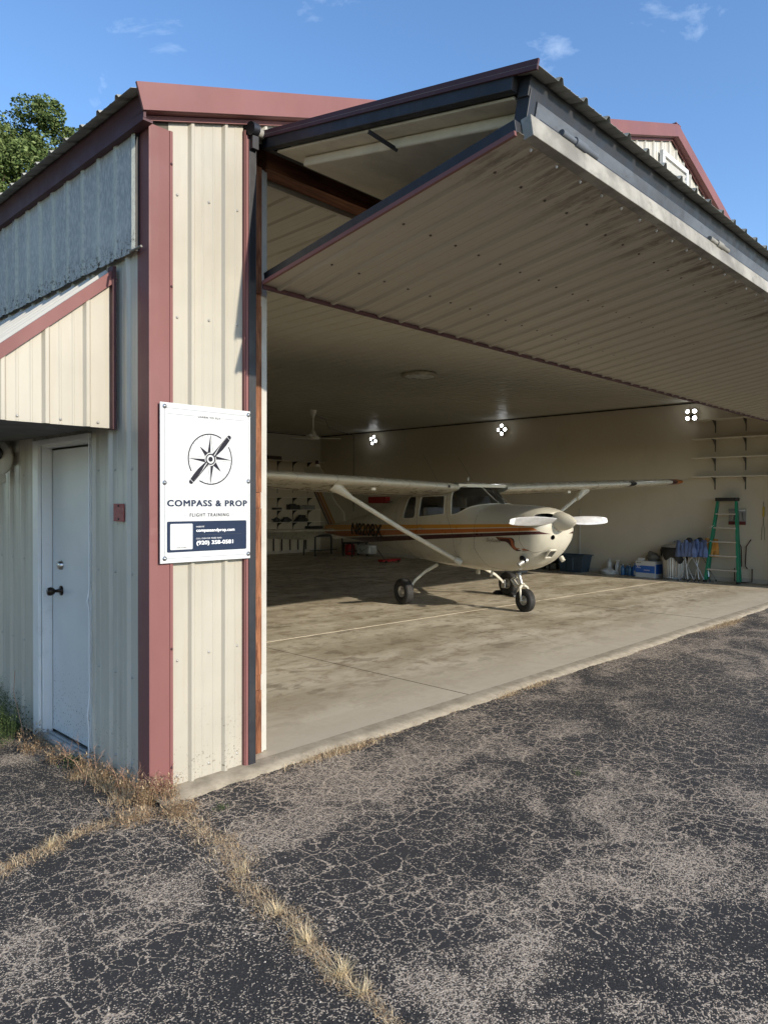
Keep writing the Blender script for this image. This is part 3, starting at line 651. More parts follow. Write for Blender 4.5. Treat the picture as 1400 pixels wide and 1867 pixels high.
text_obj('compassandprop.com', .026, .228, .173, WP, pl, 'website', y=-.0056, width=.262, bold=.0016)
text_obj('CALL OUR FOR MORE INFO', .0120, .228, .130, WP, pl, 'phone_heading', y=-.0056, width=.172, sp=1.2)
text_obj('(920) 358-0581', .031, .228, .098, WP, pl, 'phone_number', y=-.0056, width=.250, bold=.0024)
flat([(.228, .1545), (.545, .1545), (.545, .1553), (.228, .1553)], GREYI, 'panel_rule', -.0056)
for i, (sx, sz) in enumerate(((.028, .885), (.595, .885), (.028, .455), (.595, .475), (.028, .028), (.595, .028))):
    mb = MB(); mb.lathe([(.0135, 0), (.0135, .0015), (.008, .002), (.007, .007), (0, .0075)], (sx, -.004, sz), (0, -1, 0), 14); mb.build('screw', paint('zinc_screw', (.45, .47, .48), .35, .8, .3, 60), SG)
for sx in (.028, .595):
    mb = MB(); 
    for sz in (.03, .46, .885): mb.lathe([(.01, 0), (.01, .03)], (sx, 0, sz), (0, 1, 0), 8)
    mb.build('spacer', BLK, SG)
# red reflector, round security light
RR = empty('red_reflector', (-.022, .307, 1.523)); tag(RR, 'small faded dark red square reflector screwed to the side wall', 'reflector')
mb = MB(); mb.box(-.004, 0, -.062, .068, -.0, .105); mb.build('plate', paint('faded_red', (.26, .03, .035), .5, 0, .1, 12, .4, (.35, .2, .2)), RR)
screws([(-.004, .003, .014), (-.004, .003, .092)], (-1, 0, 0), 'screw', RR, BLK, .005)
SLT = empty('security_light', (-.02, 2.11, 1.965)); tag(SLT, 'round white security lamp with square sensor beneath on the side wall', 'wall light')
mb = MB(); mb.lathe([(.05, 0), (.05, .05), (.125, .055), (.135, .075), (.128, .09), (0, .095)], (0, 0, 0), (-1, -.35, 0), 28); mb.build('lamp_housing', paint('aged_white_plastic', (.55, .54, .48), .5), SLT)
mb = MB(); mb.lathe([(.045, 0), (.045, .012), (.03, .016), (0, .014)], (-.088, -.10+.04, .03), (-1, -.35, 0), 18); mb.build('lens', BLK, SLT)
mb = MB(); mb.box(-.12, -.04, -.07, .02, -.19, -.12); mb.box(-.08, -.05, -.04, 0, -.125, -.09); mb.build('sensor', MATS['aged_white_plastic'], SLT, bevel=.01)
#PART2
# ------------------------------------------------------------------ aeroplane
TH = R(13.85)
AC = empty('light_aeroplane', (7.713, 3.839, 0), rz=-math.pi/2-TH)     # local x forward, y to its left, z up
tag(AC, 'cream high wing light aeroplane with orange and maroon stripes parked nose out', 'aeroplane')
ST = [  # u, half width, top, bottom, z of widest, n top, n bottom
 (2.31, .20, 1.43, 1.13, 1.27, 2, 2), (2.285, .29, 1.50, 1.05, 1.27, 2.1, 2.1), (2.24, .36, 1.53, .98, 1.25, 2.2, 2.2), (2.12, .42, 1.565, .85, 1.22, 2.3, 2.3), (1.95, .455, 1.59, .73, 1.18, 2.4, 2.5), (1.75, .475, 1.605, .65, 1.14, 2.5, 2.6),
 (1.5, .49, 1.615, .605, 1.12, 2.5, 2.8), (1.07, .515, 1.625, .575, 1.12, 2.6, 3), (.93, .52, 1.68, .57, 1.12, 2.8, 3), (.8, .525, 1.76, .57, 1.12, 3, 3), (.65, .53, 1.86, .57, 1.12, 3.2, 3), (.52, .53, 1.935, .575, 1.12, 3.5, 3), (.40, .53, 1.975, .58, 1.12, 3.8, 3),
 (.0, .535, 1.985, .585, 1.12, 4, 3), (-.45, .53, 1.985, .61, 1.12, 4, 3), (-.8, .505, 1.96, .645, 1.12, 3.6, 2.9), (-1.2, .465, 1.87, .69, 1.12, 3, 2.8), (-1.7, .41, 1.71, .745, 1.12, 2.6, 2.6), (-2.3, .345, 1.55, .81, 1.12, 2.4, 2.4),
 (-3.0, .265, 1.39, .83, 1.08, 2.3, 2.3), (-3.7, .19, 1.27, .875, 1.05, 2.2, 2.2), (-4.3, .125, 1.18, .91, 1.04, 2.1, 2.1), (-4.8, .06, 1.13, .95, 1.04, 2, 2)]
STA = np.array(ST)
def st(u):
    us = STA[::-1, 0]; return [float(np.interp(u, us, STA[::-1, k])) for k in range(1, 7)]
def sec(u, inset=0, n=48, zlo=None):
    w_, zt, zb, zc, a, b = st(u); w_ -= inset; zt -= inset; zb += inset; P = []
    for k in range(n):
        t = 2*math.pi*k/n; c_, s_ = math.cos(t), math.sin(t); e = a if s_ >= 0 else b
        y = w_*math.copysign(abs(c_)**(2/e), c_); z = zc+(zt-zc if s_ >= 0 else zc-zb)*math.copysign(abs(s_)**(2/e), s_)
        if zlo is not None: z = max(z, zlo)
        P.append((u, y, z))
    return P
def sv(u, z, inset=0):     # half width of the skin at (u, z)
    w_, zt, zb, zc, a, b = st(u)
    q = (z-zc)/(zt-zc) if z > zc else (zc-z)/(zc-zb); e = a if z > zc else b; q = min(.999, max(0, q))
    return (w_-inset)*(1-q**e)**(1/e)
def skin_mat():
    g = N('aeroplane_paint'); sp = g.n('ShaderNodeSeparateXYZ'); g.l(g.coord(), sp.inputs[0]); x, y, z = sp.outputs
    top = g.math('MULTIPLY_ADD', x, .031, 1.276); th = g.math('MULTIPLY_ADD', x, -.040, .238)
    # position across the stripe band, 0 at its top edge and 1 at its bottom
    q = g.math('DIVIDE', g.math('SUBTRACT', top, z), th)
    def band(a, b, uend, rake):
        m = g.math('MULTIPLY', g.math('GREATER_THAN', q, a), g.math('LESS_THAN', q, b))
        # pointed ends at the nose
        lim = g.math('MULTIPLY_ADD', g.math('SUBTRACT', q, a), rake, uend); return g.math('MULTIPLY', m, g.math('LESS_THAN', x, lim))
    n1 = g.noise(2.2, 5, .6); n2 = g.noise(9, 6, .7)
    c = g.mix(g.ramp(n1, .3, .7), (.50, .475, .385), (.56, .53, .44)); c = g.mix(g.math('MULTIPLY', g.ramp(n2, .55, .8), .25), c, (.33, .29, .21))
    c = g.mix(band(-.01, .255, 2.02, .1), c, (.56, .25, .025)); c = g.mix(band(.325, .62, 2.17, .22), c, (.42, .12, .022)); c = g.mix(band(.70, 1.0, 2.25, .20), c, (.055, .012, .012))
    g.bump(g.noise(1.5, 2), .15, .02); g.b.inputs['Coat Weight'].default_value = .35; g.b.inputs['Coat Roughness'].default_value = .12
    return g.set(c, g.ramp(n2, .3, .7, .26, .40), 0, .5)
SKIN = skin_mat()
ACP = paint('aeroplane_cream', (.54, .51, .42), .3, 0, .04, 2, .06, (.33, .29, .21)); ACP.node_tree.nodes['Principled BSDF'].inputs['Coat Weight'].default_value = .3
us = sorted(set(list(np.linspace(2.31, 1.07, 26))+list(np.linspace(1.07, -1.2, 40))+list(np.linspace(-1.2, -4.8, 34))), reverse=True)
def loft(us, inset=0, zlo=None, n=48):
    mb = MB(); rows = [sec(u, inset, n, zlo) for u in us]; mb.grid(rows, True, True); mb.add(rows[0], [tuple(range(n))[::-1]]); mb.add(rows[-1], [tuple(range(n))]); return mb
body = loft(us).build('fuselage', SKIN)
bm = bmesh.new(); bm.from_mesh(body.data); bmesh.ops.remove_doubles(bm, verts=bm.verts, dist=1e-5); bmesh.ops.recalc_face_normals(bm, faces=bm.faces); bm.to_mesh(body.data); bm.free()
INT = paint('cabin_interior', (.45, .45, .43), .7, 0, .1, 4)
cut = []
cav = loft(list(np.linspace(1.02, -1.15, 24)), .03, .80); o = cav.build('cut', INT); bm = bmesh.new(); bm.from_mesh(o.data); bmesh.ops.remove_doubles(bm, verts=bm.verts, dist=1e-5); bmesh.ops.recalc_face_normals(bm, faces=bm.faces); bm.to_mesh(o.data); bm.free(); cut.append(o)
def rounded(poly, r=.04, n=4):
    out = []; m = len(poly)
    for i in range(m):
        p0, p1, p2 = (Vector(poly[(i-1) % m]), Vector(poly[i]), Vector(poly[(i+1) % m])); a = p1+(p0-p1).normalized()*r; b = p1+(p2-p1).normalized()*r
        for k in range(n+1): t = k/n; out.append(tuple(a*(1-t)**2+p1*2*t*(1-t)+b*t*t))
    return out
wind_front = rounded([(-.44, 1.40), (.28, 1.455), (.245, 1.755), (-.40, 1.745)], .045)
wind_rear = rounded([(-1.0, 1.36), (-.56, 1.375), (-.55, 1.74), (-.84, 1.745)], .09, 6)
wshield = [(.455, 1.445), (.60, 1.465), (.72, 1.515), (.84, 1.575), (.95, 1.61), (1.09, 1.632), (1.3, 1.64), (1.3, 2.3), (.42, 2.3), (.415, 1.93), (.385, 1.86)]
for poly in (wind_front, wind_rear, wshield):
    mb = MB(); mb.prism([(u, z) for u, z in poly], 1, -.8, .8); cut.append(mb.build('cut', INT))
for sg in (-1, 1):   # cooling air openings and the small round inlet
    mb = MB(); rows = []
    mb.lathe([(.0, -.16), (.5, -.15), (.5, .15), (0, .16)], (0, 0, 0), (1, 0, 0), 24, False); o = mb.build('cut', BLK)
    for v in o.data.vertices: v.co = (2.27+v.co.x*.9, sg*.19+v.co.y*.30, 1.435+v.co.z*.115)
    cut.append(o)
    mb = MB(); mb.lathe([(0, -.1), (.036, -.1), (.036, .1), (0, .1)], (2.26, -.13, 1.165) if sg < 0 else (9, 9, 9), (1, 0, -.3), 18, False); cut.append(mb.build('cut', BLK))
mb = MB(); mb.lathe([(0, -.08), (.105, -.08), (.105, .06), (0, .06)], (2.24, 0, 1.375), (1, 0, 0), 28, False); cut.append(mb.build('cut', BLK))
for o in cut:
    bm = bmesh.new(); bm.from_mesh(o.data); bmesh.ops.remove_doubles(bm, verts=bm.verts, dist=1e-5); bmesh.ops.recalc_face_normals(bm, faces=bm.faces); bm.to_mesh(o.data); bm.free()
    m_ = body.modifiers.new('c', 'BOOLEAN'); m_.operation = 'DIFFERENCE'; m_.object = o; m_.solver = 'EXACT'
    try: m_.material_mode = 'TRANSFER'
    except Exception: pass
bpy.context.view_layer.update()
me = bpy.data.meshes.new_from_object(body.evaluated_get(bpy.context.evaluated_depsgraph_get()))
body.modifiers.clear(); body.data = me; body.parent = AC
for o in cut: bpy.data.objects.remove(o)
me.polygons.foreach_set('use_smooth', [True]*len(me.polygons)); me.update()
try: me.set_sharp_from_angle(angle=R(32))
except Exception as e: print('sharp', e)
# glazing, a few millimetres inside the skin
def glaze(poly, name, sides=(-1, 1)):
    for sg in sides:
        u0, u1 = min(p[0] for p in poly), max(p[0] for p in poly); z0, z1 = min(p[1] for p in poly), max(p[1] for p in poly); mb = MB()
        mb.grid([[(u, sg*(sv(u, z)-.014), z) for z in np.linspace(z0-.02, z1+.02, 8)] for u in np.linspace(u0-.02, u1+.02, 8)]); mb.build(name, GLASS, AC)
glaze(wind_front, 'door_window'); glaze(wind_rear, 'quarter_window')
mb = MB(); rows = []
for u in np.linspace(1.06, .41, 16):
    P = [p for k, p in enumerate(sec(u, .010, 64)) if k <= 32]; rows.append([p if p[2] > 1.40 else (p[0], p[1], 1.40) for p in P])
mb.grid(rows); mb.build('windshield', GLASS, AC)
SEAL = paint('window_seal', (.62, .60, .52), .4, 0, .05, 5)
def ribbon(pts, r, name, m, par, sg=-1, closed=False, off=.001):
    P = [(u, sg*(sv(u, z)+off), z) for u, z in pts]; 
    if closed: P.append(P[0])
    mb = MB(); mb.tube(P, r, 5); return mb.build(name, m, par)
SEAM = paint('panel_seam', (.10, .085, .06), .8)
def dens(pts, n=8):
    out = []
    for a, b in zip(pts[:-1], pts[1:]):
        for k in range(n): t = k/n; out.append((a[0]*(1-t)+b[0]*t, a[1]*(1-t)+b[1]*t))
    return out+[pts[-1]]
for sg in (-1, 1):
    ribbon(wind_front, .007, 'window_frame', SEAL, AC, sg, True); ribbon(wind_rear, .006, 'window_frame', SEAL, AC, sg, True)
    ribbon(dens(wshield[:6]), .008, 'windshield_rim', SEAL, AC, sg)
    ribbon(dens([(.47, 1.45), (.40, 1.86), (.42, 1.93)]), .013, 'windshield_pillar', SEAL, AC, sg)
    door = rounded([(-.50, .66), (.60, .66), (.50, 1.15), (.345, 1.46), (.30, 1.82), (-.48, 1.80)], .08, 5)
    ribbon(dens(door+[door[0]], 3), .0022, 'door_seam', SEAM, AC, sg, False, 0)
    ribbon(dens([(1.03, 1.60), (1.03, .95), (1.22, .66), (1.6, .62)]), .002, 'cowl_seam', SEAM, AC, sg, False, 0)
    ribbon(dens([(1.96, 1.58), (1.96, 1.10), (2.02, .98), (2.12, .93), (2.2, .96)]), .002, 'nose_bowl_seam', SEAM, AC, sg, False, 0)
    for uu in (-1.25, -1.95, -2.75, -3.6):
        w_, zt_, zb_, zc_ = st(uu)[:4]; ribbon([(uu, z) for z in np.linspace(zb_+.03, zt_-.03, 18)], .0014, 'frame_seam', SEAM, AC, sg, False, 0)
    rv = MB()
    for uu in (-1.28, -1.22, -1.98, -1.92, -2.78, -2.72, 1.0, 1.06):
        w_, zt_, zb_ = st(uu)[:3]
        for z in np.arange(zb_+.06, min(zt_-.06, 1.5), .05): rv.lathe([(.005, 0), (0, .002)], (uu, sg*sv(uu, z), z), (0, sg, 0), 5)
    o = rv.build('rivets', GSTEEL, AC); o['kind'] = 'stuff'
    mb = MB(); mb.tube([(-.28, sg*(sv(-.28, 1.20)+.012), 1.20), (-.40, sg*(sv(-.4, 1.20)+.012), 1.205)], .008, 8); mb.build('door_handle', ALU, AC)
mb = MB(); P = []
for u in (1.0, .9, .78, .66, .55, .46): w_, zt = st(u)[:2]; P.append((u, .0, zt-.004))
mb.tube(P, .011, 8); mb.build('windshield_strip', SEAL, AC)
# registration, on the near and on the far side
def side_text(body_, u0, u1, z0, h, m, name, sg, sh=0, off=.0, bd=0):
    def xf(p):
        k = p[0]; u = (u0+(u1-u0)*k) if sg < 0 else (u1+(u0-u1)*k); z = z0+p[1]; return (u+sh*p[1], sg*(sv(u, min(z, 1.4))+.007+p[2]), z)
    o = text_obj(body_, h, 0, 0, m, AC, name, width=1.0, off=off, xf=lambda p: xf((p[0], p[1], p[2])), sub=True, bold=bd); return o
REG = paint('registration_black', (.012, .011, .012), .45)
side_text('N8208X', -3.28, -1.86, .985, .335, REG, 'registration', -1, bd=.022); side_text('N8208X', -3.28, -1.86, .985, .335, REG, 'registration', 1, bd=.022)
side_text('Skyhawk', 1.30, 1.60, 1.055, .085, paint('script_grey', (.20, .17, .12), .5), 'cowl_script', -1, sh=.25)
def decal(poly, m, name, off=.003):
    mb = MB(); n = len(poly); c = (sum(p[0] for p in poly)/n, sum(p[1] for p in poly)/n)
    for sg in (-1, 1):
        mb2 = MB(); vs = [(u, sg*(sv(u, z)+off), z) for u, z in poly]; mb2.add(vs, [tuple(range(n))]); bmx = bmesh.new(); me_ = mb2.mesh(name, False); bmx.from_mesh(me_); bmesh.ops.triangulate(bmx, faces=bmx.faces); bmx.to_mesh(me_); bmx.free()
        o = link(me_, name, AC); o.data.materials.append(m)
DM = paint('emblem_dark', (.045, .012, .012), .4); DO = paint('emblem_rust', (.30, .085, .03), .4)
decal([(1.50, 1.135), (1.82, 1.135), (1.86, 1.12), (1.875, 1.085), (1.87, 1.03), (1.89, .975), (1.93, .965), (2.08, .960), (2.0, .945), (1.89, .945), (1.845, .965), (1.80, 1.01), (1.755, 1.055), (1.70, 1.075), (1.58, 1.075)], DM, 'wing_emblem')
decal([(1.53, 1.118), (1.76, 1.118), (1.795, 1.105), (1.81, 1.07), (1.82, 1.01), (1.86, .962), (2.02, .958), (2.08, .968), (2.02, .985), (1.90, .988), (1.865, 1.03), (1.855, 1.09), (1.82, 1.122), (1.78, 1.128), (1.52, 1.127)], DO, 'wing_emblem_band', .005)
# cowl details
mb = MB(); c = Vector((2.23, -.10, .915)); dn = Vector((.72, -.12, -.68)).normalized(); rt = Vector((0, 1, 0)); upv = dn.cross(rt).normalized()
for (a, b) in (((-.065, -.075), (.065, -.075)), ((.065, -.075), (.065, .075)), ((.065, .075), (-.065, .075)), ((-.065, .075), (-.065, -.075))): mb.bar(c+rt*a[0]+upv*a[1], c+rt*b[0]+upv*b[1], .02, .03, up=dn)
gr = mb.build('carburettor_intake', ACP, AC, bevel=.004)
mb = MB(); mb.bar(c-dn*.012-upv*.06, c-dn*.012+upv*.06, .12, .01, up=dn); mb.build('filter', paint('intake_filter', (.10, .075, .04), .8, 0, .3, 50), gr)
mb = MB()
for k in range(6): q = -.05+k*.02; mb.bar(c+rt*q-upv*.06, c+rt*q+upv*.06, .005, .006, up=dn)
mb.build('filter_fins', GSTEEL, gr)
mb = MB(); mb.tube([(2.0, -.33, .82), (1.99, -.42, .79), (1.97, -.47, .755)], .032, 14, False); mb.build('exhaust_pipe', ALU, AC)
mb = MB(); mb.lathe([(0, 0), (.06, 0), (.062, .004), (0, .004)], (1.995, -.405, .83), (.1, -.95, -.30), 20); mb.build('exhaust_hole', BLK, AC)
mb = MB(); mb.tube([(2.18, .16, .86), (2.22, .17, .80)], .035, 10); mb.build('breather_scoop', ACP, AC)
mb = MB(); mb.lathe([(.138, 0), (.137, .05), (.128, .12), (.108, .19), (.078, .255), (.045, .305), (.018, .335), (0, .345)], (2.275, 0, 1.375), (1, 0, 0), 36); mb.build('spinner', ACP, AC)
PR = paint('propeller_blade', (.50, .50, .50), .38, .35, .10, 6, .3, (.30, .28, .26), (1, 1, 3)); PRT = paint('propeller_tip_white', (.75, .75, .74), .4, 0, .03)
for sg in (-1, 1):
    rows = []; tip = []
    for r_ in (.08, .14, .22, .34, .5, .66, .80, .875, .945, .966):
        ch = float(np.interp(r_, [.08, .14, .3, .55, .8, .93, .966], [.085, .12, .142, .15, .125, .095, .06])); th = R(float(np.interp(r_, [.08, .5, .97], [48, 26, 17]))); tk = float(np.interp(r_, [.08, .3, .97], [.035, .02, .006]))
        ring_ = []
        for k in range(14):
            t = 2*math.pi*k/14; a = ch/2*math.cos(t); b = tk/2*math.sin(t)*(1 if math.sin(t) > 0 else .5)
            ring_.append((2.33+a*math.sin(th)*sg*-1+b*math.cos(th), sg*r_, 1.375+.012+a*math.cos(th)+b*math.sin(th)*sg))
        rows.append(ring_)
    mb = MB(); mb.grid(rows[:8], True, True); mb.add(rows[0], [tuple(range(14))]); pb = mb.build('propeller_blade', PR, AC)
    mb = MB(); mb.grid(rows[7:], True, True); mb.add(rows[-1], [tuple(range(14))]); mb.build('blade_tip', PRT, pb)
# wings
def foil(n=14):
    xs = [(1-math.cos(math.pi*k/n))/2 for k in range(n+1)]; t = .12
    y = lambda x: 5*t*(.2969*math.sqrt(x)-.126*x-.3516*x*x+.2843*x**3-.1036*x**4); cm = lambda x: .02*(1-(2*x-.8)**2/.64 if x < .4 else 1-((x-.4)/.6)**2)
    up = [(x, cm(x)+y(x)) for x in xs[::-1]]; lo = [(x, cm(x)-y(x)) for x in xs[1:-1]]
    return up+lo
FO = foil()
def wsec(v, sg, k=1.0):
    av = abs(v); ch = float(np.interp(av, [.5, 2.7, 5.45], [1.63, 1.63, 1.14])); le = float(np.interp(av, [.5, 2.7, 5.45], [.66, .66, .52])); zl = 1.885+.040*(av-.5); inc = R(-5.0+2.2*max(0, av-2.7)/2.7)
    return [(le-(x*math.cos(inc)+ (z*k)*math.sin(-inc)*0)*ch, sg*av, zl+(x*math.sin(inc)+z*k*.9)*ch) for x, z in FO]
GRLN = paint('wing_stripe_maroon', (.05, .012, .012), .35); GRLO = paint('wing_stripe_orange', (.32, .10, .02), .35); GRLY = paint('wing_stripe_yellow', (.42, .24, .03), .35)
for sg in (-1, 1):
    vs_ = [.50, 1.0, 1.6, 2.1, 2.7, 3.4, 4.1, 4.75]; mb = MB(); rows = [wsec(v, sg) for v in vs_]; mb.grid(rows, True, True); mb.add(rows[0], [tuple(range(len(rows[0])))]); mb.add(rows[-1], [tuple(range(len(rows[0])))]); wg = mb.build('wing', ACP, AC)
    for (va, vb, m) in ((4.75, 4.96, ACP), (4.96, 5.13, GRLN), (5.13, 5.30, GRLO)):
        mb = MB(); mb.grid([wsec(va, sg), wsec((va+vb)/2, sg), wsec(vb, sg)], True, True); mb.build('wing_stripe', m, wg)
    rows = []
    for v, k, sh in ((5.30, 1, 1), (5.35, .92, .96), (5.40, .72, .88), (5.44, .4, .75), (5.455, .05, .6)):
        P = wsec(v, sg, k); cx_ = sum(p[0] for p in P)/len(P); rows.append([(cx_+(p[0]-cx_)*sh, p[1], p[2]+(.0)) for p in P])
    mb = MB(); mb.grid(rows, True, True); mb.add(rows[-1], [tuple(range(len(rows[0])))]); mb.build('wing_tip', GRLY, wg)
    # flap and aileron gaps under the wing, fuel and tie-down details
    def under(v, x):
        P = wsec(v, sg); q = P[15:]; import bisect
        xs = [(.66 if abs(v) < 2.7 else .66)-p[0] for p in q]; zz = np.interp(x, xs, [p[2] for p in q]); return (.66-x, sg*abs(v), float(zz)-.002)
    mb = MB(); mb.tube([under(v, 1.18) for v in np.linspace(.6, 2.62, 8)], .006, 5); mb.tube([under(v, 1.22) for v in np.linspace(2.72, 4.6, 8)], .006, 5)
    mb.tube([under(2.66, x) for x in (1.18, 1.3, 1.45, 1.55)], .005, 5); o = mb.build('control_surface_gap', SEAM, wg); o['kind'] = 'stuff'
    for q in (.95, 1.45, 1.95, 3.3, 3.9): mb = MB(); mb.tube([wsec(q, sg)[k] for k in range(4, 26)], .0016, 4); mb.build('wing_seam', SEAM, wg)
    mb = MB(); ring_v = 2.68; P = wsec(ring_v, sg); mb.tube([P[k] for k in range(3, 25)], .003, 4); mb.build('wing_joint', SEAM, wg)
    mb = MB(); mb.box(.50, .56, min(sg*2.0, sg*2.07), max(sg*2.0, sg*2.07), 1.84-.02, 1.86); mb.build('vent', ACP, wg)
    if sg > 0:
        mb = MB(); mb.grid([[(p[0]+.003, p[1], p[2]) for p in wsec(v, sg)[12:18]] for v in (3.62, 3.70, 3.80)]); mb.build('landing_light_lens', paint('dark_lens', (.03, .03, .03), .1, .2), wg)
    else:
        mb = MB(); mb.lathe([(0, 0), (.022, 0), (.022, .004), (0, .004)], (.665, -.72, 1.895), (1, 0, 0), 12); mb.build('air_vent', BLK, wg)
    mb = MB(); mb.tube([(.60, sg*.50, .72), (.47, sg*1.5, 1.245), (.40, sg*2.50, 1.80)], .036, 14, sy=1.0); st_ = mb.build('wing_strut', ACP, AC)
    for v in st_.data.vertices: v.co.x += 0
    mb = MB(); mb.tube([(.44, sg*2.36, 1.715), (.40, sg*2.52, 1.83), (.37, sg*2.60, 1.90)], [.040, .075, .115], 14); mb.build('strut_fairing', ACP, st_)
    mb = MB(); mb.tube([(.61, sg*.46, .70), (.595, sg*.56, .745)], [.075, .040], 14); mb.build('strut_cuff', ACP, st_)
# cabin roof between the wings
mb = MB(); rows = []
for u in np.linspace(.62, -.95, 16):
    x = (.66-u)/1.63; k = max(0.02, x); hh = 1.885-k*1.63*math.sin(R(5))+5*.12*(.2969*math.sqrt(k)-.126*k-.3516*k*k+.2843*k**3-.1036*k**4)*1.63*.9+.02
    rows.append([(u, v, hh-.0*abs(v)) for v in (-.50, -.25, 0, .25, .50)])
rows0 = [[(p[0], p[1], p[2]-.05) for p in r_] for r_ in rows]; mb.grid(rows); mb.grid(rows0[:4]); mb.add(rows[0]+rows0[0], [(0, 1, 6, 5), (1, 2, 7, 6), (2, 3, 8, 7), (3, 4, 9, 8)]); mb.build('cabin_roof', ACP, AC)
# main gear
def wheel(par, c, r=.21, wdt=.155, steer=0, hub=.085):
    E_ = empty('wheel', c); E_.parent = par; E_.rotation_euler = (0, 0, steer)
    mb = MB(); h = wdt/2; prof = [(hub, -h*.55), (hub+.02, -h*.8), (r*.72, -h), (r*.88, -h*.92), (r*.965, -h*.70)]
    for q in (-.55, -.25, .0, .25, .55): prof += [(r*(1.0-.045*q*q), h*(q-.10)), (r*(1.0-.045*q*q)-.006, h*(q-.03)), (r*(1.0-.045*q*q)-.006, h*(q+.03)), (r*(1.0-.045*q*q), h*(q+.10))]
    prof += [(r*.965, h*.70), (r*.88, h*.92), (r*.72, h), (hub+.02, h*.8), (hub, h*.55)]
    ty = MB().lathe(prof, (0, 0, 0), (0, 1, 0), 40, False).build('tyre', RUB, E_)
    mb = MB(); mb.lathe([(0, -h*.35), (.03, -h*.62), (.045, -h*.35), (hub-.02, -h*.30), (hub-.008, -h*.62), (hub+.006, -h*.66), (hub+.006, h*.66), (hub-.008, h*.62), (hub-.02, h*.30), (.045, h*.35), (.03, h*.62), (0, h*.35)], (0, 0, 0), (0, 1, 0), 28, False); rm = mb.build('rim', ALU, E_)
    mb = MB()
    for k in range(6): t = k*math.pi/3; mb.lathe([(.007, 0), (.007, .012), (0, .013)], (.055*math.cos(t), -h*.32, .055*math.sin(t)), (0, -1, 0), 6)
    o = mb.build('hub_bolt', BLSTEEL, E_); o['kind'] = 'stuff'
    return E_
for sg in (-1, 1):
    mb = MB(); P = [(-.12, sg*.36, .60), (-.10, sg*.62, .50), (-.05, sg*.86, .37), (-.01, sg*1.01, .235)]
    mb.tube(P, [.034, .03, .026, .022], 10, sy=.55, up=(1, 0, 0)); lg = mb.build('main_gear_leg', ACP, AC)
    mb = MB(); mb.tube([(-.02, sg*.98, .24), (0, sg*1.06, .205)], .022, 10); mb.tube([(0, sg*1.0, .205), (0, sg*1.12, .205)], .018, 10); mb.build('axle', ALU, lg)
    mb = MB(); mb.box(-.07, .03, min(sg*1.0, sg*1.035), max(sg*1.0, sg*1.035), .13, .28); mb.build('brake_plate', ALU, lg, bevel=.012)
    wheel(AC, (0, sg*1.12, .208))
# nose gear
mb = MB(); mb.tube([(1.44, 0, .64), (1.535, 0, .40)], .026, 14); mb.tube([(1.43, 0, .66), (1.475, 0, .55)], .040, 14); ng = mb.build('nose_gear_strut', ALU, AC)
mb = MB()
mb.tube([(1.545, .0, .40), (1.56, 0, .385)], .045, 12)
for s2 in (-1, 1): mb.tube([(1.555, s2*.02, .39), (1.575, s2*.075, .36), (1.60, s2*.085, .28), (1.61, s2*.083, .17)], [.026, .022, .018, .016], 10)
mb.tube([(1.61, -.10, .17), (1.61, .10, .17)], .013, 10); mb.build('fork', ACP, ng)
mb = MB(); mb.tube([(1.40, -.03, .50), (1.33, -.03, .46), (1.44, -.03, .36), (1.53, -.02, .40)], .014, 8); mb.tube([(1.40, .03, .50), (1.33, .03, .46), (1.44, .03, .36), (1.53, .02, .40)], .014, 8); mb.build('scissor_link', ACP, ng)
mb = MB(); mb.tube([(1.38, -.20, .615), (1.46, 0, .60), (1.38, .2, .615)], .018, 8); mb.tube([(1.25, -.10, .62), (1.46, 0, .545)], .012, 8); mb.box(1.36, 1.56, -.09, .09, .585, .615); mb.build('gear_mount', BLSTEEL, ng)
wheel(AC, (1.615, 0, .172), .175, .13, hub=.068)
mb = MB(); mb.tube([(1.1, -.20, .60), (1.12, -.25, .50)], .02, 8); mb.box(.6, .66, -.12, -.08, .49, .60); mb.build('belly_antenna', ACP, AC)
mb = MB(); mb.lathe([(.03, 0), (.028, .03), (0, .035)], (-.95, -.1, .66), (0, 0, -1), 10); mb.build('belly_beacon', PALE, AC)
# step, aerials
GRI0 = paint('dull_wire', (.10, .10, .09), .6)
mb = MB(); mb.tube([(-.35, -.2, 2.02), (-.75, -.22, 2.5)], .003, 5); mb.build('whip_antenna', GRI0, AC)
mb = MB(); mb.tube([(.20, .12, 2.02), (-.18, .12, 2.42)], .003, 5); mb.build('whip_antenna', GRI0, AC)
mb = MB(); mb.tube([(.3, -.05, 2.0), (.3, -.05, 2.06)], .012, 8); mb.build('roof_antenna', WHITE, AC)
mb = MB(); mb.tube([(.66, -.46, 1.90), (.80, -.46, 1.90)], .006, 6); mb.build('temperature_probe', ALU, AC)
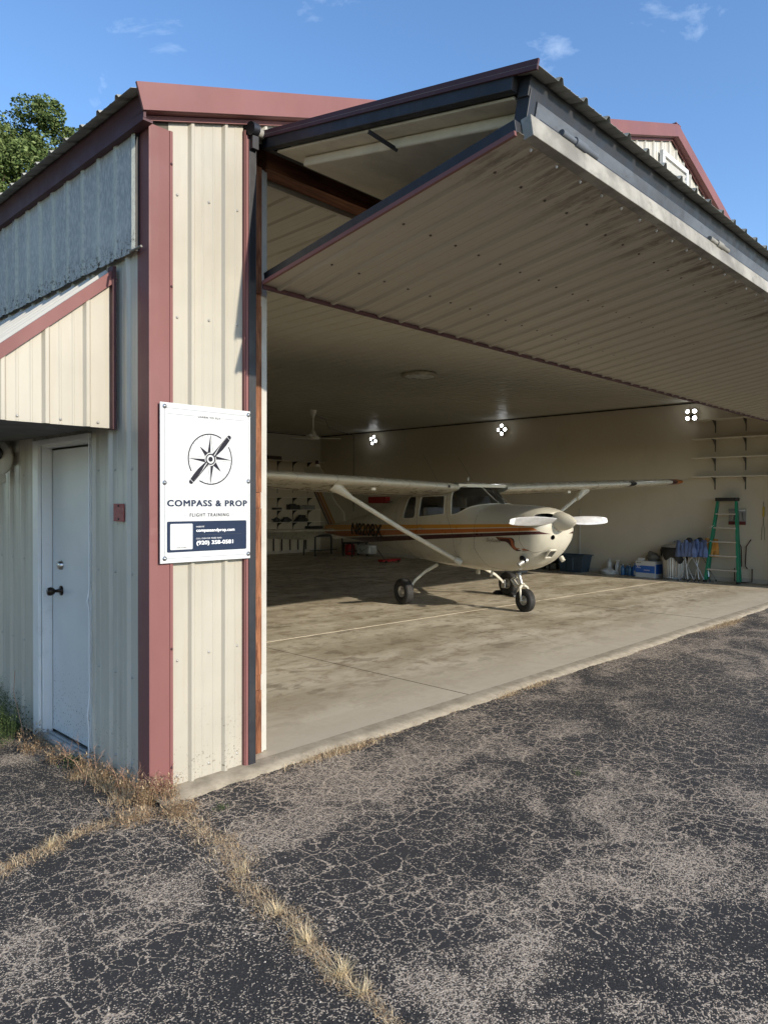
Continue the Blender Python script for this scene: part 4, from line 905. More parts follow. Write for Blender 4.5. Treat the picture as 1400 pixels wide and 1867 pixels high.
# tail
def tailmat():
    g = N('fin_paint'); sp = g.n('ShaderNodeSeparateXYZ'); g.l(g.coord(), sp.inputs[0]); x, y, z = sp.outputs
    # distance forward of the rudder's trailing edge
    te = g.math('MULTIPLY_ADD', z, -.98, -3.62); q = g.math('SUBTRACT', x, te); n1 = g.noise(2.5, 5, .6)
    c = g.mix(g.ramp(n1, .3, .7), (.50, .475, .39), (.56, .53, .44))
    b = lambda a, e: g.math('MULTIPLY', g.math('LESS_THAN', z, 2.12), g.math('MULTIPLY', g.math('GREATER_THAN', q, a), g.math('LESS_THAN', q, e)))
    c = g.mix(b(-.3, .10), c, (.055, .012, .012)); c = g.mix(b(.125, .27), c, (.30, .085, .018)); c = g.mix(b(.295, .42), c, (.42, .19, .022)); return g.set(c, .35, 0, .5)
FINM = tailmat()
def blade(secs, name, m, par):   # secs: list of (le, te, half thickness, offset point fn)
    mb = MB(); rows = []
    for le, te, t, f in secs:
        r_ = []
        for x, y in FO: r_.append(f(le+(te-le)*x, (y-.02*0)*t/.06*.5))
        rows.append(r_)
    mb.grid(rows, True, True); mb.add(rows[0], [tuple(range(len(FO)))]); mb.add(rows[-1], [tuple(range(len(FO)))]); return mb.build(name, m, par)
fs = []
for z, le, te, t in ((1.0, -3.95, -4.60, .05), (1.15, -3.95, -4.74, .055), (1.42, -3.97, -5.01, .055), (1.60, -4.30, -5.19, .05), (1.76, -4.50, -5.34, .045), (2.05, -4.72, -5.62, .04), (2.25, -4.88, -5.82, .035), (2.42, -5.08, -5.98, .03), (2.48, -5.22, -6.0, .012)):
    fs.append((le, te, t, (lambda zz: (lambda x, y: (x, y, zz)))(z)))
fin = blade(fs, 'fin', FINM, AC)
mb = MB(); mb.tube([(-4.72, -.035, 1.1), (-5.45, -.03, 2.2)], .004, 5); mb.build('rudder_gap', SEAM, fin)
mb = MB(); mb.lathe([(.055, 0), (.05, .03), (.03, .06)], (-5.28, 0, 2.46), (0, 0, 1), 14); bc = mb.build('tail_beacon', WHITE, fin)
mb = MB(); mb.lathe([(.042, 0), (.042, .05), (.03, .085), (0, .09)], (-5.28, 0, 2.515), (0, 0, 1), 14); mb.build('beacon_lens', paint('dark_red_lens', (.03, .006, .006), .2), bc)
for sg in (-1, 1):
    secs = [(le, le-.62, .05, (lambda vv: (lambda x, y: (x, sg*vv, 1.03+y)))(v)) for v, le in ((.08, -4.08), (.6, -4.2), (1.2, -4.34), (1.66, -4.45), (1.72, -4.62))]
    sb = blade(secs, 'tailplane', ACP, AC)
    mb = MB(); a = R(-34)
    rows0_, rows1_ = [], []
    for v in np.linspace(.10, 1.74, 40):
        le = float(np.interp(v, [.08, 1.7], [-4.68, -5.02])); cq = float(np.interp(v, [.1, .32, .34, 1.74], [.16, .40, .42, .30])); bmp = .004*(int(round((v-.1)/.042)) % 2)
        rows0_.append((le, sg*v, 1.045)); rows1_.append((le-cq*math.cos(a), sg*v, 1.03+cq*math.sin(a)+bmp))
    low0 = [(p[0], p[1], p[2]-.06) for p in rows0_]; low1 = [(p[0], p[1], p[2]-.008) for p in rows1_]
    mid0 = [((p[0]+q[0])/2, p[1], (p[2]+q[2])/2-.005-.007*(i % 2)) for i, (p, q) in enumerate(zip(low0, low1))]
    mb.grid([rows0_, rows1_, low1, mid0, low0, rows0_], False); mb.build('elevator', ACP, sb)
# cabin: glare shield, panel, seats, yoke
mb = MB(); 
rows = []
for u in np.linspace(1.0, .62, 7): rows.append([(u, v*(sv(u, 1.5)-.04)/.5 if abs(v) > .01 else 0, 1.585-.10*abs(v/.5)**3-.02*(1-(u-.62)/.38)) for v in np.linspace(-.5, .5, 13)])
mb.grid(rows); mb.box(.60, .63, -.45, .45, 1.10, 1.56); mb.build('glare_shield', BLK, AC)
SEAT = paint('grey_seat_cover', (.48, .50, .53), .8, 0, .15, 6, 0, bump=.3, bs=20)
for u, v in ((-.10, -.24), (-.10, .24), (-.85, 0)):
    sE = empty('seat', (u, v, 0)); sE.parent = AC; wd = .21 if v else .38
    MB().box(-.20, .28, -wd, wd, .95, 1.08).build('cushion', SEAT, sE, bevel=.03)
    mb = MB(); mb.bar((-.16, 0, 1.05), (-.30, 0, 1.56), .11, wd*2, up=(0, 1, 0)); mb.build('backrest', SEAT, sE, bevel=.04)
mb = MB(); mb.tube([(.59, -.24, 1.33), (.50, -.24, 1.33)], .012, 8); mb.tube([(.5, -.36, 1.40), (.5, -.34, 1.33), (.5, -.14, 1.33), (.5, -.12, 1.40)], .012, 8); mb.build('control_yoke', BLK, AC)
# chock at the far wheel
CHP = AC.matrix_basis @ Vector((0, 0, 0))
CK = empty('wheel_chock', (0, 0, 0)); CKm = Matrix.Rotation(-math.pi/2-TH, 4, 'Z'); q = CKm @ Vector((0, 1.12, 0)); CK.location = (7.713+q.x, 3.839+q.y, 0); CK.rotation_euler = (0, 0, -math.pi/2-TH); tag(CK, 'black rubber chock pair around the far main wheel', 'wheel chock')
for s2 in (-1, 1): mb = MB(); mb.prism([(s2*.13, .0), (s2*.28, 0), (s2*.27, .035), (s2*.20, .075)], 1, -.13, .13); mb.build('block', BLK, CK, bevel=.006)
mb = MB(); mb.tube([(-.2, .14, .04), (0, .19, .01), (.2, .14, .04)], .006, 6); mb.build('rope', BLK, CK)

# ------------------------------------------------------------------ hangar fittings
LAMP = [(12.018, 3.563), (7.264, 3.566), (2.351, 3.557)]
nm = ['lit four panel lamp at the far end of the right wall near the ceiling fan', 'lit four panel lamp above the wing root on the right wall', 'lit four panel lamp by the top shelf on the right wall']
for i, (y, z) in enumerate(LAMP):
    L_ = empty('four_panel_lamp', (13.95, y, z)); tag(L_, nm[i], 'lamp', 'four panel lamps along the right wall')
    MB().lathe([(.035, 0), (.035, .05), (.02, .07)], (0, 0, -.02), (-1, 0, 0), 14).build('base', BLK, L_); MB().lathe([(.02, .0), (.02, .05)], (.05, 0, -.02), (-1, 0, 0), 8).build('wall_stub', BLK, L_)
    for k in range(4):
        t = R((45 if i == 2 else 0 if i == 1 else 20)+90*k); cc = Vector((-.05, .098*math.cos(t), .098*math.sin(t))); dd = Vector((-1, .35*math.cos(t), .35*math.sin(t)))
        pn = MB().lathe([(0, 0), (.042, 0), (.047, .014), (.044, .02)], cc+Vector((0, 0, 0)), dd, 18).build('panel', ALU, L_)
        MB().lathe([(.0, .022), (.041, .022), (.039, .028), (0, .028)], cc, dd, 18).build('light_panel', LED, pn)
# round ceiling lamp
RL = empty('round_ceiling_lamp', (7.35, 4.43, CZ)); tag(RL, 'round unlit ceiling lamp with rusty rim above the aeroplane', 'ceiling lamp')
MB().lathe([(.24, .03), (.305, .0), (.315, -.035), (.275, -.055), (.255, -.05)], (0, 0, 0), (0, 0, 1), 40, False).build('rim', paint('rusty_rim', (.42, .39, .30), .5, .2, .2, 8, .7, (.10, .06, .03)), RL)
MB().lathe([(.256, -.048), (.22, -.058), (0, -.065)], (0, 0, 0), (0, 0, 1), 40, False).build('diffuser', paint('diffuser', (.70, .72, .70), .3), RL)
# ceiling fan
FN = empty('ceiling_fan', (9.37, 9.57, CZ)); tag(FN, 'white three blade ceiling fan hanging on a long rod at the back', 'ceiling fan'); FW = paint('fan_white', (.75, .75, .70), .5)
MB().lathe([(.02, -.16), (.05, -.12), (.085, -.03), (.085, .02)], (0, 0, 0), (0, 0, 1), 18).build('canopy', FW, FN); MB().tube([(0, 0, 0), (0, 0, -.52)], .018, 8).build('rod', FW, FN)
MB().lathe([(.03, -.48), (.06, -.52), (.10, -.60), (.16, -.64), (.16, -.68), (.05, -.70), (0, -.70)], (0, 0, 0), (0, 0, 1), 20).build('motor', FW, FN)
for a in (-30, 90, 210):
    a = R(a+12); d_ = Vector((math.cos(a), math.sin(a), 0)); n_ = Vector((-math.sin(a), math.cos(a), 0)); mb = MB(); r0 = []; 
    for r_ in (.14, .3, .5, .7): r0.append([d_*r_+n_*w_*(.06 if r_ < .2 else .075)+Vector((0, 0, -.66+.012*w_+.05*(r_-.14)**2)) for w_ in (-1, 0, 1)])
    mb.grid(r0); o = mb.build('blade', FW, FN); o.modifiers.new('t', 'SOLIDIFY').thickness = .008
mb = MB(); y0 = 12.975; mb.tube([(9.42, 9.6, CZ-.08), (10.4, 10.3, CZ-.06), (11.5, 11.4, CZ-.11), (12.6, 12.3, CZ-.05), (13.95, 12.975, CZ-.07)], .010, 6); mb.tube([(13.97, 12.975, CZ-.07), (13.97, 12.975, 1.35)], .010, 6); tag(mb.build('power_cable', BLK), 'black cable sagging from the ceiling fan and down the right wall', 'cable')

# shelves on the right wall: each board a thing, its brackets parts
BRK = paint('grey_bracket', (.12, .12, .115), .5, .4)
def bracket_mesh(lh=.26, lw=.22, th=.022):
    mb = MB(); mb.box(-.006, 0, -.011, .011, -lh, 0); mb.box(-lw, 0, -.011, .011, -.006, 0); mb.prism([(-lw*.9, -.006), (-.006, -.006), (-.006, -lh*.95), (-.03, -lh*.5), (-.08, -.08)], 1, -.002, .002); return mb.mesh('bracket')
brm = bracket_mesh(); brm.materials.append(BRK)
pos = ['topmost', 'second from top', 'third from top', 'lowest']
for i, z in enumerate((3.42, 3.02, 2.617, 2.215)):
    s_ = empty('wall_shelf', (W, 2.28, z)); tag(s_, 'empty pale wall shelf on grey brackets, %s of four above the ladder' % pos[i], 'shelf', 'shelves on the right wall')
    MB().box(-.27, 0, -1.92, 0, -.018, 0).build('board', SHELF, s_, bevel=.002)
    for y in (-.40, -1.01, -1.6): link(brm, 'bracket', s_, (0, y, -.018))
    if i == 0: tlevel = s_
# shelves on the back wall
brm2 = bracket_mesh(.30, .26); brm2.materials.append(BLK)
nb = ['topmost', 'second', 'third', 'fourth', 'lowest']
for i, z in enumerate((2.96, 2.25, 1.80, 1.40, 1.01)):
    s_ = empty('back_wall_shelf', (13.9, D, z), rz=-math.pi/2); tag(s_, 'long shelf on black brackets on the back wall, %s of five from the top' % nb[i], 'shelf', 'shelves on the back wall')
    x0, x1 = (.0, 4.2); s_.rotation_euler = (0, 0, 0)
    MB().box(-4.2, 0, -.30, 0, -.018, 0).build('board', SHELF, s_)
    for k in range(6): o = link(brm2, 'bracket', s_, (-.47-.62*k, 0, -.018), (0, 0, math.pi/2))
def thing_box(name, loc, dims, m, label, cat, group=None, bevel=.008, rz=0):
    x, y, z = dims; o = MB().box(-x/2, x/2, -y/2, y/2, 0, z).build(name, m, None, loc, bevel); o.rotation_euler = (0, 0, rz); tag(o, label, cat, group); return o
DKI = paint('dark_clutter', (.03, .028, .028), .6); GRI = paint('grey_clutter', (.22, .22, .21), .6)
yb = D-.16
# stack of books/boxes and tools on the back shelves
for k, (x, w_, h_, m, lb) in enumerate(((12.55, .10, .17, DKI, 'dark binder at the left end of the second shelf row'), (12.68, .12, .19, DKI, 'tall dark box beside the white binder on the back shelf'), (12.83, .12, .15, DKI, 'dark box next to the grey cartons on the back shelf'), (13.02, .2, .13, GRI, 'grey carton in the middle of the back shelf'), (13.24, .18, .15, GRI, 'taller grey carton right of the middle one'), (13.44, .2, .14, GRI, 'rightmost grey carton beside the fin'))):
    thing_box('storage_box', (x, yb, 1.40), (w_, .2, h_), m, lb, 'box', 'boxes on the back shelf')
thing_box('storage_box', (12.05, yb, 1.40), (.25, .2, .07), DKI, 'flat dark box at the far left of the back shelf', 'box')
thing_box('storage_box', (11.95, yb, 2.96), (.42, .22, .06), paint('brown_box', (.08, .05, .035), .7), 'flat brown box on the topmost back shelf', 'box'); thing_box('storage_box', (11.9, yb, 3.022), (.5, .22, .055), MATS['brown_box'], 'wider brown box lying on the flat brown one', 'box')
def lump(name, loc, sx, sy, sz, m, label, cat, seed, nb_=5):
    random.seed(seed); mb = MB()
    bm_ = bmesh.new(); bmesh.ops.create_icosphere(bm_, subdivisions=3, radius=1)
    import mathutils
    for v in bm_.verts:
        nz_ = mathutils.noise.noise(v.co*1.7+Vector((seed, 0, 0)))*.55+mathutils.noise.noise(v.co*4+Vector((0, seed, 0)))*.22; v.co *= (1+nz_); v.co.z = max(-.55, v.co.z); v.co = Vector((v.co.x*sx, v.co.y*sy, (v.co.z+.55)*sz))
    me_ = bpy.data.meshes.new(name); bm_.to_mesh(me_); bm_.free(); me_.polygons.foreach_set('use_smooth', [True]*len(me_.polygons)); me_.materials.append(m)
    o = bpy.data.objects.new(name, me_); C.objects.link(o); o.location = loc; return tag(o, label, cat)
lump('tool_bag', (12.02, yb, 1.01), .15, .08, .09, DKI, 'small dark bag at the left of the lowest back shelf', 'bag', 3)
lump('tool_bag', (12.42, yb, 1.01), .18, .08, .10, DKI, 'dark tangled tool bag between two lumps on the lowest back shelf', 'bag', 8)
lump('tool_bag', (13.05, yb, 1.01), .26, .09, .13, DKI, 'largest black bag on the lowest back shelf', 'bag', 12)
thing_box('flat_case', (13.55, D-.2, .70), (.55, .3, .16), DKI, 'black case behind the tailplane by the back wall', 'case')
for k in range(5):
    mb = MB(); mb.tube([(12.0+.33*k, D-.06, .10), (12.0+.33*k, D-.06, .62)], .02, 6); tag(mb.build('hung_tool', DKI), ['leftmost', 'second', 'middle', 'fourth', 'rightmost'][k]+' of the dark long handled tools standing against the back wall', 'tool', 'tools against the back wall')
def table(name, c, sx, sy, h, m, label, cat='table', rz=0):
    t = empty(name, c, rz); tag(t, label, cat); MB().box(-sx/2, sx/2, -sy/2, sy/2, h-.04, h).build('top', m, t, bevel=.004)
    for a in (-1, 1):
        for b in (-1, 1): MB().bar((a*(sx/2-.05), b*(sy/2-.05), h-.04), (a*(sx/2-.03), b*(sy/2-.03), 0), .035, .035).build('leg', m, t)
    MB().bar((-sx/2+.05, 0, .15), (sx/2-.05, 0, .15), .02, .03).build('stretcher', m, t); return t
table('work_bench', (12.9, 13.2, 0), 1.2, .6, .62, DKI, 'black work bench on thin legs under the tail')
table('small_bench', (13.4, 12.3, 0), .7, .45, .42, DKI, 'low black bench beside the red can behind the fuselage')
rc = empty('red_can', (13.6, 12.75, .0)); tag(rc, 'red fuel can standing behind the rear fuselage', 'fuel can'); MB().box(-.13, .13, -.1, .1, 0, .33).build('can', REDP, rc, bevel=.03); MB().tube([(0, -.06, .33), (0, -.04, .38), (0, .04, .38), (0, .06, .33)], .012, 6).build('handle', REDP, rc)
wc = empty('white_cooler', (13.65, 12.05, 0)); tag(wc, 'white rounded cooler box behind the rear fuselage', 'cooler'); MB().box(-.18, .18, -.28, .28, .06, .34).build('body', PALE, wc, bevel=.05); MB().tube([(-.19, -.1, .22), (-.22, 0, .14), (-.19, .1, .22)], .012, 6).build('handle', GSTEEL, wc)
tj = empty('trolley_jack', (12.4, 9.9, 0)); tag(tj, 'low red trolley jack on the floor under the fuselage', 'jack'); MB().box(-.35, .35, -.1, .1, .03, .09).build('body', REDP, tj, bevel=.01); MB().tube([(-.2, 0, .08), (-.35, .1, .35)], .012, 6).build('handle', DKI, tj)
for a in (-.25, .25):
    for b in (-.1, .1): MB().lathe([(.04, -.015), (.04, .015)], (a, b, .04), (0, 1, 0), 12).build('wheel', BLK, tj)
rx = empty('red_cabinet', (W, 11.85, 1.62)); tag(rx, 'red wall box with steel bracket above the fuselage on the right wall', 'wall box'); MB().box(-.2, 0, -.45, .30, 0, .19).build('box', REDP, rx, bevel=.01); MB().box(-.16, 0, -1.25, -.5, .02, .06).build('bracket', GSTEEL, rx)
MB().box(-.03, 0, -1.3, -1.27, -.02, .24).build('plate', PALE, rx)

# things along the right wall
CB = empty('black_cabinet', (13.72, 6.15, 0)); tag(CB, 'tall black appliance on legs behind the propeller', 'cabinet'); MB().box(-.22, .22, -.62, .30, .16, 1.06).build('body', BLK, CB, bevel=.01)
for a in (-.18, .18):
    for b in (-.55, -.2, .25): MB().box(a-.02, a+.02, b-.02, b+.02, 0, .16).build('leg', BLK, CB)
tt = empty('storage_tote', (13.68, 5.0, 0)); tag(tt, 'dark slate blue plastic storage tote against the right wall', 'tote')
mb = MB(); r0 = [(-.19, -.27, 0), (.19, -.27, 0), (.19, .27, 0), (-.19, .27, 0)]; r1 = [(-.23, -.34, .40), (.23, -.34, .40), (.23, .34, .40), (-.23, .34, .40)]; r2 = [(-.215, -.325, .40), (.215, -.325, .40), (.215, .325, .40), (-.215, .325, .40)]; r3 = [(x*.98, y*.98, .03) for x, y, z in r0]
mb.grid([r0, r1, r2, r3], False, True); mb.add(r0, [(3, 2, 1, 0)]); mb.add(r3, [(0, 1, 2, 3)]); mb.build('bin', TOTE, tt, bevel=.012)
mb = MB(); 
for (a, b, c_, d_) in ((-.255, .255, -.365, -.33), (-.255, .255, .33, .365), (-.255, -.225, -.33, .33), (.225, .255, -.33, .33)): mb.box(a, b, c_, d_, .385, .41)
mb.build('rim', TOTE, tt, bevel=.006); MB().box(-.235, -.19, -.09, .09, .02, .36).build('front_rib', TOTE, tt, bevel=.02)
mb = MB(); mb.tube([(13.97, 5.03, 1.5), (13.97, 5.03, .45), (13.95, 5.05, .2)], .011, 6); tag(mb.build('wall_pipe', PALE), 'thin pale pipe running down the right wall behind the tote', 'pipe')
wb = lump('plastic_bag', (13.66, 4.12, .0), .12, .20, .085, paint('white_film', (.55, .56, .56), .35), 'crumpled white plastic bag lying on the floor by the tote', 'bag', 21)
def bottle(name, loc, r, h, m, label, cat='bottle', group=None, trigger=False, capm=None):
    b = empty(name, loc); tag(b, label, cat, group); MB().lathe([(r*.9, 0), (r, .01), (r, h*.62), (r*.8, h*.74), (r*.32, h*.84), (r*.32, h*.92), (0, h*.92)], (0, 0, 0), (0, 0, 1), 18).build('body', m, b)
    if trigger: mb = MB(); mb.box(-.015, .015, -.055, .03, h*.90, h); mb.bar((0, -.02, h*.9), (0, -.05, h*.78), .012, .01); mb.build('spray_head', capm or WHITE, b, bevel=.003)
    else: MB().lathe([(r*.38, h*.90), (r*.38, h), (0, h)], (0, 0, 0), (0, 0, 1), 14).build('cap', capm or WHITE, b)
    return b
bottle('spray_bottle', (13.78, 4.16, .085), .055, .26, PALE, 'clear squat bottle standing on the white plastic bag', capm=PALE)
bottle('spray_bottle', (13.78, 3.97, 0), .05, .33, PALE, 'tall white spray bottle beside the black can', trigger=True)
bottle('spray_can', (13.85, 4.04, 0), .045, .28, BLK, 'black can with yellow cap behind the spray bottle', 'can', capm=YEL)
bottle('small_bottle', (13.80, 3.86, 0), .055, .24, WHITE, 'white bottle with dark label next to the blue jugs', capm=TOTE)
BW = glassy('blue_water_plastic', (.35, .55, .80), .12)
BWP = paint('translucent_blue', (.06, .16, .32), .2)
for k, y in enumerate((3.80, 3.71, 3.63, 3.56)):
    bottle('water_bottle', (13.72+.05*(k % 2), y, 0), .05, .25, BWP, ['leftmost', 'second from left', 'third from left', 'rightmost'][k]+' of the four blue water bottles on the floor', group='blue water bottles', capm=PALE)
jg = empty('oil_jug', (13.70, 3.45, 0)); tag(jg, 'bright blue oil jug beside the paper carton', 'jug'); MB().box(-.055, .055, -.09, .09, 0, .22).build('body', BLUEP, jg, bevel=.015); MB().lathe([(.028, .22), (.022, .28), (.022, .30), (0, .30)], (0, .04, 0), (0, 0, 1), 12).build('neck', BLUEP, jg); MB().box(-.0565, -.055, -.06, .05, .03, .12).build('label', PAPER, jg)
bx = empty('paper_carton', (13.74, 3.17, 0), rz=R(-3)); tag(bx, 'white and blue paper carton marked XC by the galvanised bin', 'carton')
cb = MB().box(-.19, .19, -.21, .25, 0, .36).build('carton', PAPER, bx, bevel=.004)
MB().box(-.192, -.1905, -.205, .245, .10, .26).build('blue_band', BLUEP, bx); MB().box(-.15, .19, -.2115, -.2105, .08, .29).build('blue_side_print', BLUEP, bx)
def wall_text(body_, size, y, z, x, m, par, name, width=None, off=.002):   # reads left to right when seen from -x
    return text_obj(body_, size, 0, 0, m, par, name, width=width, off=off, xf=lambda p: (x-p[2], y-p[0], z+p[1]))
wall_text('XC', .10, .22, .20, -.193, WHITE, bx, 'carton_letters', .10); wall_text('PAPER', .03, .05, .15, -.193, WHITE, bx, 'carton_print', .14, .001); wall_text('MULTI', .03, .22, .31, -.192, DKI, bx, 'carton_print', .10, .001)
MB().box(-.13, -.03, .10, .22, .36, .42).build('small_box', PAPER, None, (13.74, 3.17, .002)); tag(bpy.data.objects['small_box'], 'small white box lying on top of the paper carton', 'box')
lump('grey_cloth', (13.74, 3.10, .362), .10, .13, .12, paint('grey_cloth_m', (.16, .16, .15), .9), 'crumpled grey cloth with black strap on the paper carton', 'cloth', 31)
# galvanised bin
gb_ = empty('rubbish_bin', (13.70, 2.62, 0)); tag(gb_, 'ribbed galvanised rubbish bin with black liner and domed lid', 'bin')
mb = MB(); rows = []
for z, r_ in ((0, .215), (.03, .225), (.05, .215), (.60, .245), (.62, .26), (.66, .26)):
    rows.append([((r_+(.006*math.cos(k*math.pi) if .04 < z < .61 else 0))*math.cos(2*math.pi*k/56), (r_+(.006*math.cos(k*math.pi) if .04 < z < .61 else 0))*math.sin(2*math.pi*k/56), z) for k in range(56)])
GB = paint('bin_galvanised', (.45, .46, .45), .35, .7, .15, 5); mb.grid(rows, False, True); mb.build('bin', GB, gb_)
random.seed(4); mb = MB(); rows = []
for z, r_ in ((.70, .25), (.665, .275), (.62, .285), (.56, .275), (.50, .262)):
    rows.append([((r_+random.uniform(-.008, .012))*math.cos(2*math.pi*k/40), (r_+random.uniform(-.008, .012))*math.sin(2*math.pi*k/40), z-(.0 if z > .6 else .06*math.sin(k*.8)+.10*max(0, math.cos(2*math.pi*(k-26)/40)))) for k in range(40)])
mb.grid(rows, True, True); mb.build('liner', BLK, gb_); MB().lathe([(.27, .695), (.265, .72), (.18, .755), (.05, .775), (0, .778)], (0, 0, 0), (0, 0, 1), 36).build('lid', GB, gb_); MB().tube([(-.05, 0, .775), (-.04, 0, .81), (.04, 0, .81), (.05, 0, .775)], .008, 6).build('lid_handle', GB, gb_)
# folded camping chairs: blue fabric bundle over crossed legs
for k, (x, y, fab, lb) in enumerate(((13.42, 2.24, BLUEF, 'folded blue camping chair with cup holder, leaning nearest the bin'), (13.56, 2.08, BLUEF, 'folded blue camping chair in the middle of the leaning group'), (13.74, 1.93, ORF, 'folded orange camping chair nearest the ladder'))):
    ch = empty('folding_chair', (x, y, 0), rz=R(8*k-6)); tag(ch, lb, 'folding chair', 'folded camping chairs')
    random.seed(40+k)
    for j in range(4 if k == 0 else 3):
        a = Vector((random.uniform(-.05, .05), -.17+.11*j, .015)); b = Vector((random.uniform(-.04, .04), .14-.10*j, .60)); MB().tube([a, b], .0085, 8).build('leg', ALU if k < 2 else GSTEEL, ch); MB().tube([a-Vector((0, 0, .014)), a+Vector((0, 0, .03))], .015, 8).build('foot', BLK, ch)
    mb = MB()
    for q in range(5):      # seat cloth folded into upright leaves
        yy = -.17+.08*q; th_ = .05; top = .86-.05*(q % 2)+.02*k; P = []
        for z in np.linspace(.52, top, 7):
            f = (z-.52)/(top-.52); P.append([(-.07+.03*math.sin(6*f+q), yy-.075*(1-.30*f), z), (-.085-.02*math.sin(4*f+k), yy, z+.02*math.sin(q)), (-.06+.02*f, yy+.08*(1-.30*f), z), (.03, yy+.02, z-.01)])
        mb.grid(P, True, True); mb.add(P[-1], [(0, 1, 2, 3)]); mb.add(P[0], [(3, 2, 1, 0)])
    mb.build('fabric', fab, ch, bevel=.004)
    if k < 2: mb = MB(); mb.prism([(-.13, .84), (-.02, .80), (.03, .84), (-.03, .93), (-.10, .92)], 0, -.05, .04); mb.build('cup_holder', BLK, ch, bevel=.02)
# stepladder
LD = empty('step_ladder', (13.68, 1.57, 0)); tag(LD, 'green fibreglass stepladder with black top leaning by the right wall', 'ladder')
HT_ = 1.72
def lp(side, t, dep=0): # side -1 far(+y), 1 near(-y)
    yb_ = .35 if side < 0 else -.31; yt = .175 if side < 0 else -.185; return Vector((-.10+.22*t+dep, yb_+(yt-yb_)*t, HT_*t))
for sd in (-1, 1):
    MB().bar(lp(sd, .01), lp(sd, .985), .045, .075, up=(1, 0, 0)).build('rail', GREEN, LD, bevel=.004)
    MB().bar(lp(sd, .02)+Vector((.16, 0, 0)), lp(sd, .97)+Vector((.05, 0, 0)), .030, .04, up=(1, 0, 0)).build('rear_rail', GREEN, LD, bevel=.004)
    MB().box(-.05, .05, -.03, .03, 0, .05).build('foot', BLK, LD, loc=lp(sd, 0), bevel=.008)
    MB().bar(lp(sd, .155)+Vector((.02, .02*sd, 0)), lp(sd, .03)*.9+lp(-sd, .03)*.1+Vector((.02, 0, .06)), .02, .004).build('step_brace', ALU, LD)
for k in range(5):
    t = .155+.168*k; a = lp(-1, t); b = lp(1, t); MB().bar(a+Vector((.0, -.01, 0)), b+Vector((0, .01, 0)), .085, .028, up=(0, 0, 1)).build('step', ALU, LD, bevel=.003)
MB().box(-.09, .13, -.215, .205, -.03, .045).build('top_cap', BLK, LD, loc=(.11, 0, HT_), bevel=.012)
for k, t in enumerate((.34, .52, .70)): MB().bar(lp(-1, t)+Vector((-.055, -.01, -.02)), lp(-1, t)+Vector((-.055, .09, -.09)), .012, .006).build('white_label', WHITE, LD) if k else None
# tool board seen through the ladder
PB = empty('hand_tool_board', (W, 1.42, 1.20)); tag(PB, 'clear boxed set of hand tools on the wall behind the ladder', 'tool set')
MB().box(-.03, 0, -.17, .17, 0, .33).build('board', paint('board_grey', (.30, .29, .28), .4), PB, bevel=.004); MB().box(-.036, -.03, -.17, .17, 0, .07).build('red_strip', paint('dark_red', (.13, .02, .02), .5), PB); MB().box(-.034, -.03, -.16, -.02+.0, .285, .32).build('top_label', PAPER, PB)
for k in range(6): MB().bar((-.035, -.12+.045*k, .09), (-.035, -.10+.035*k, .26-.02*(k % 3)), .008, .01).build('tool', ALU if k % 2 else DKI, PB)
# hanging tools, bent rods, outlets
ht = empty('hanging_scraper', (W, .92, .90)); tag(ht, 'long wire fork with yellow handle hanging right of the ladder', 'tool')
MB().tube([(-.02, 0, .30), (-.02, 0, .78)], .006, 6).build('shaft', GSTEEL, ht); MB().tube([(-.03, -.005, .48), (-.03, -.01, .68)], .018, 8).build('handle', YEL, ht); MB().tube([(-.02, -.03, 0), (-.02, -.025, .25), (-.02, 0, .30), (-.02, .025, .25), (-.02, .03, 0)], .005, 6).build('fork', GSTEEL, ht)
rd = empty('bent_rods', (W, 1.28, .05)); tag(rd, 'brown bent steel rods leaning on the wall behind the ladder', 'rods')
RST = paint('rusty_rod', (.07, .03, .022), .6, .3)
for sd in (-1, 1): MB().tube([(-.05, sd*.14, .85), (-.05, sd*.05, .70), (-.05, sd*.035, .30), (-.05, sd*.08, .24)], .011, 7).build('rod', RST, rd)
MB().tube([(-.06, -.17, .25), (-.06, -.17, -.02), (-.10, 0, -.04), (-.06, .17, -.02), (-.06, .17, .25)], .011, 7).build('hoop', RST, rd)
for k, (y, z, lb) in enumerate(((3.28, .46, 'beige wall socket above the paper carton'), (.55, .46, 'beige wall socket right of the ladder'))):
    so_ = empty('wall_socket', (W, y, z)); tag(so_, lb, 'socket'); MB().box(-.008, 0, -.04, .04, -.06, .06).build('plate', paint('socket_beige', (.50, .46, .36), .4), so_, bevel=.003)
    for q in (-.025, .025): MB().box(-.011, -.008, -.016, .016, q-.016, q+.016).build('outlet', GRI, so_, bevel=.002)
mk = empty('wall_hooks', (W, .42, 1.40)); tag(mk, 'black torch and small hooks hanging at the right edge of the wall', 'hooks'); MB().tube([(-.03, .12, .02), (-.03, -.25, .02)], .03, 10).build('torch', DKI, mk)
random.seed(9)
for k in range(5): y = random.uniform(-.2, .2); z = random.uniform(.05, .22); MB().tube([(-.0, y, z), (-.03, y, z), (-.03, y-.06, z+.01)], .005, 6).build('hook', DKI, mk)

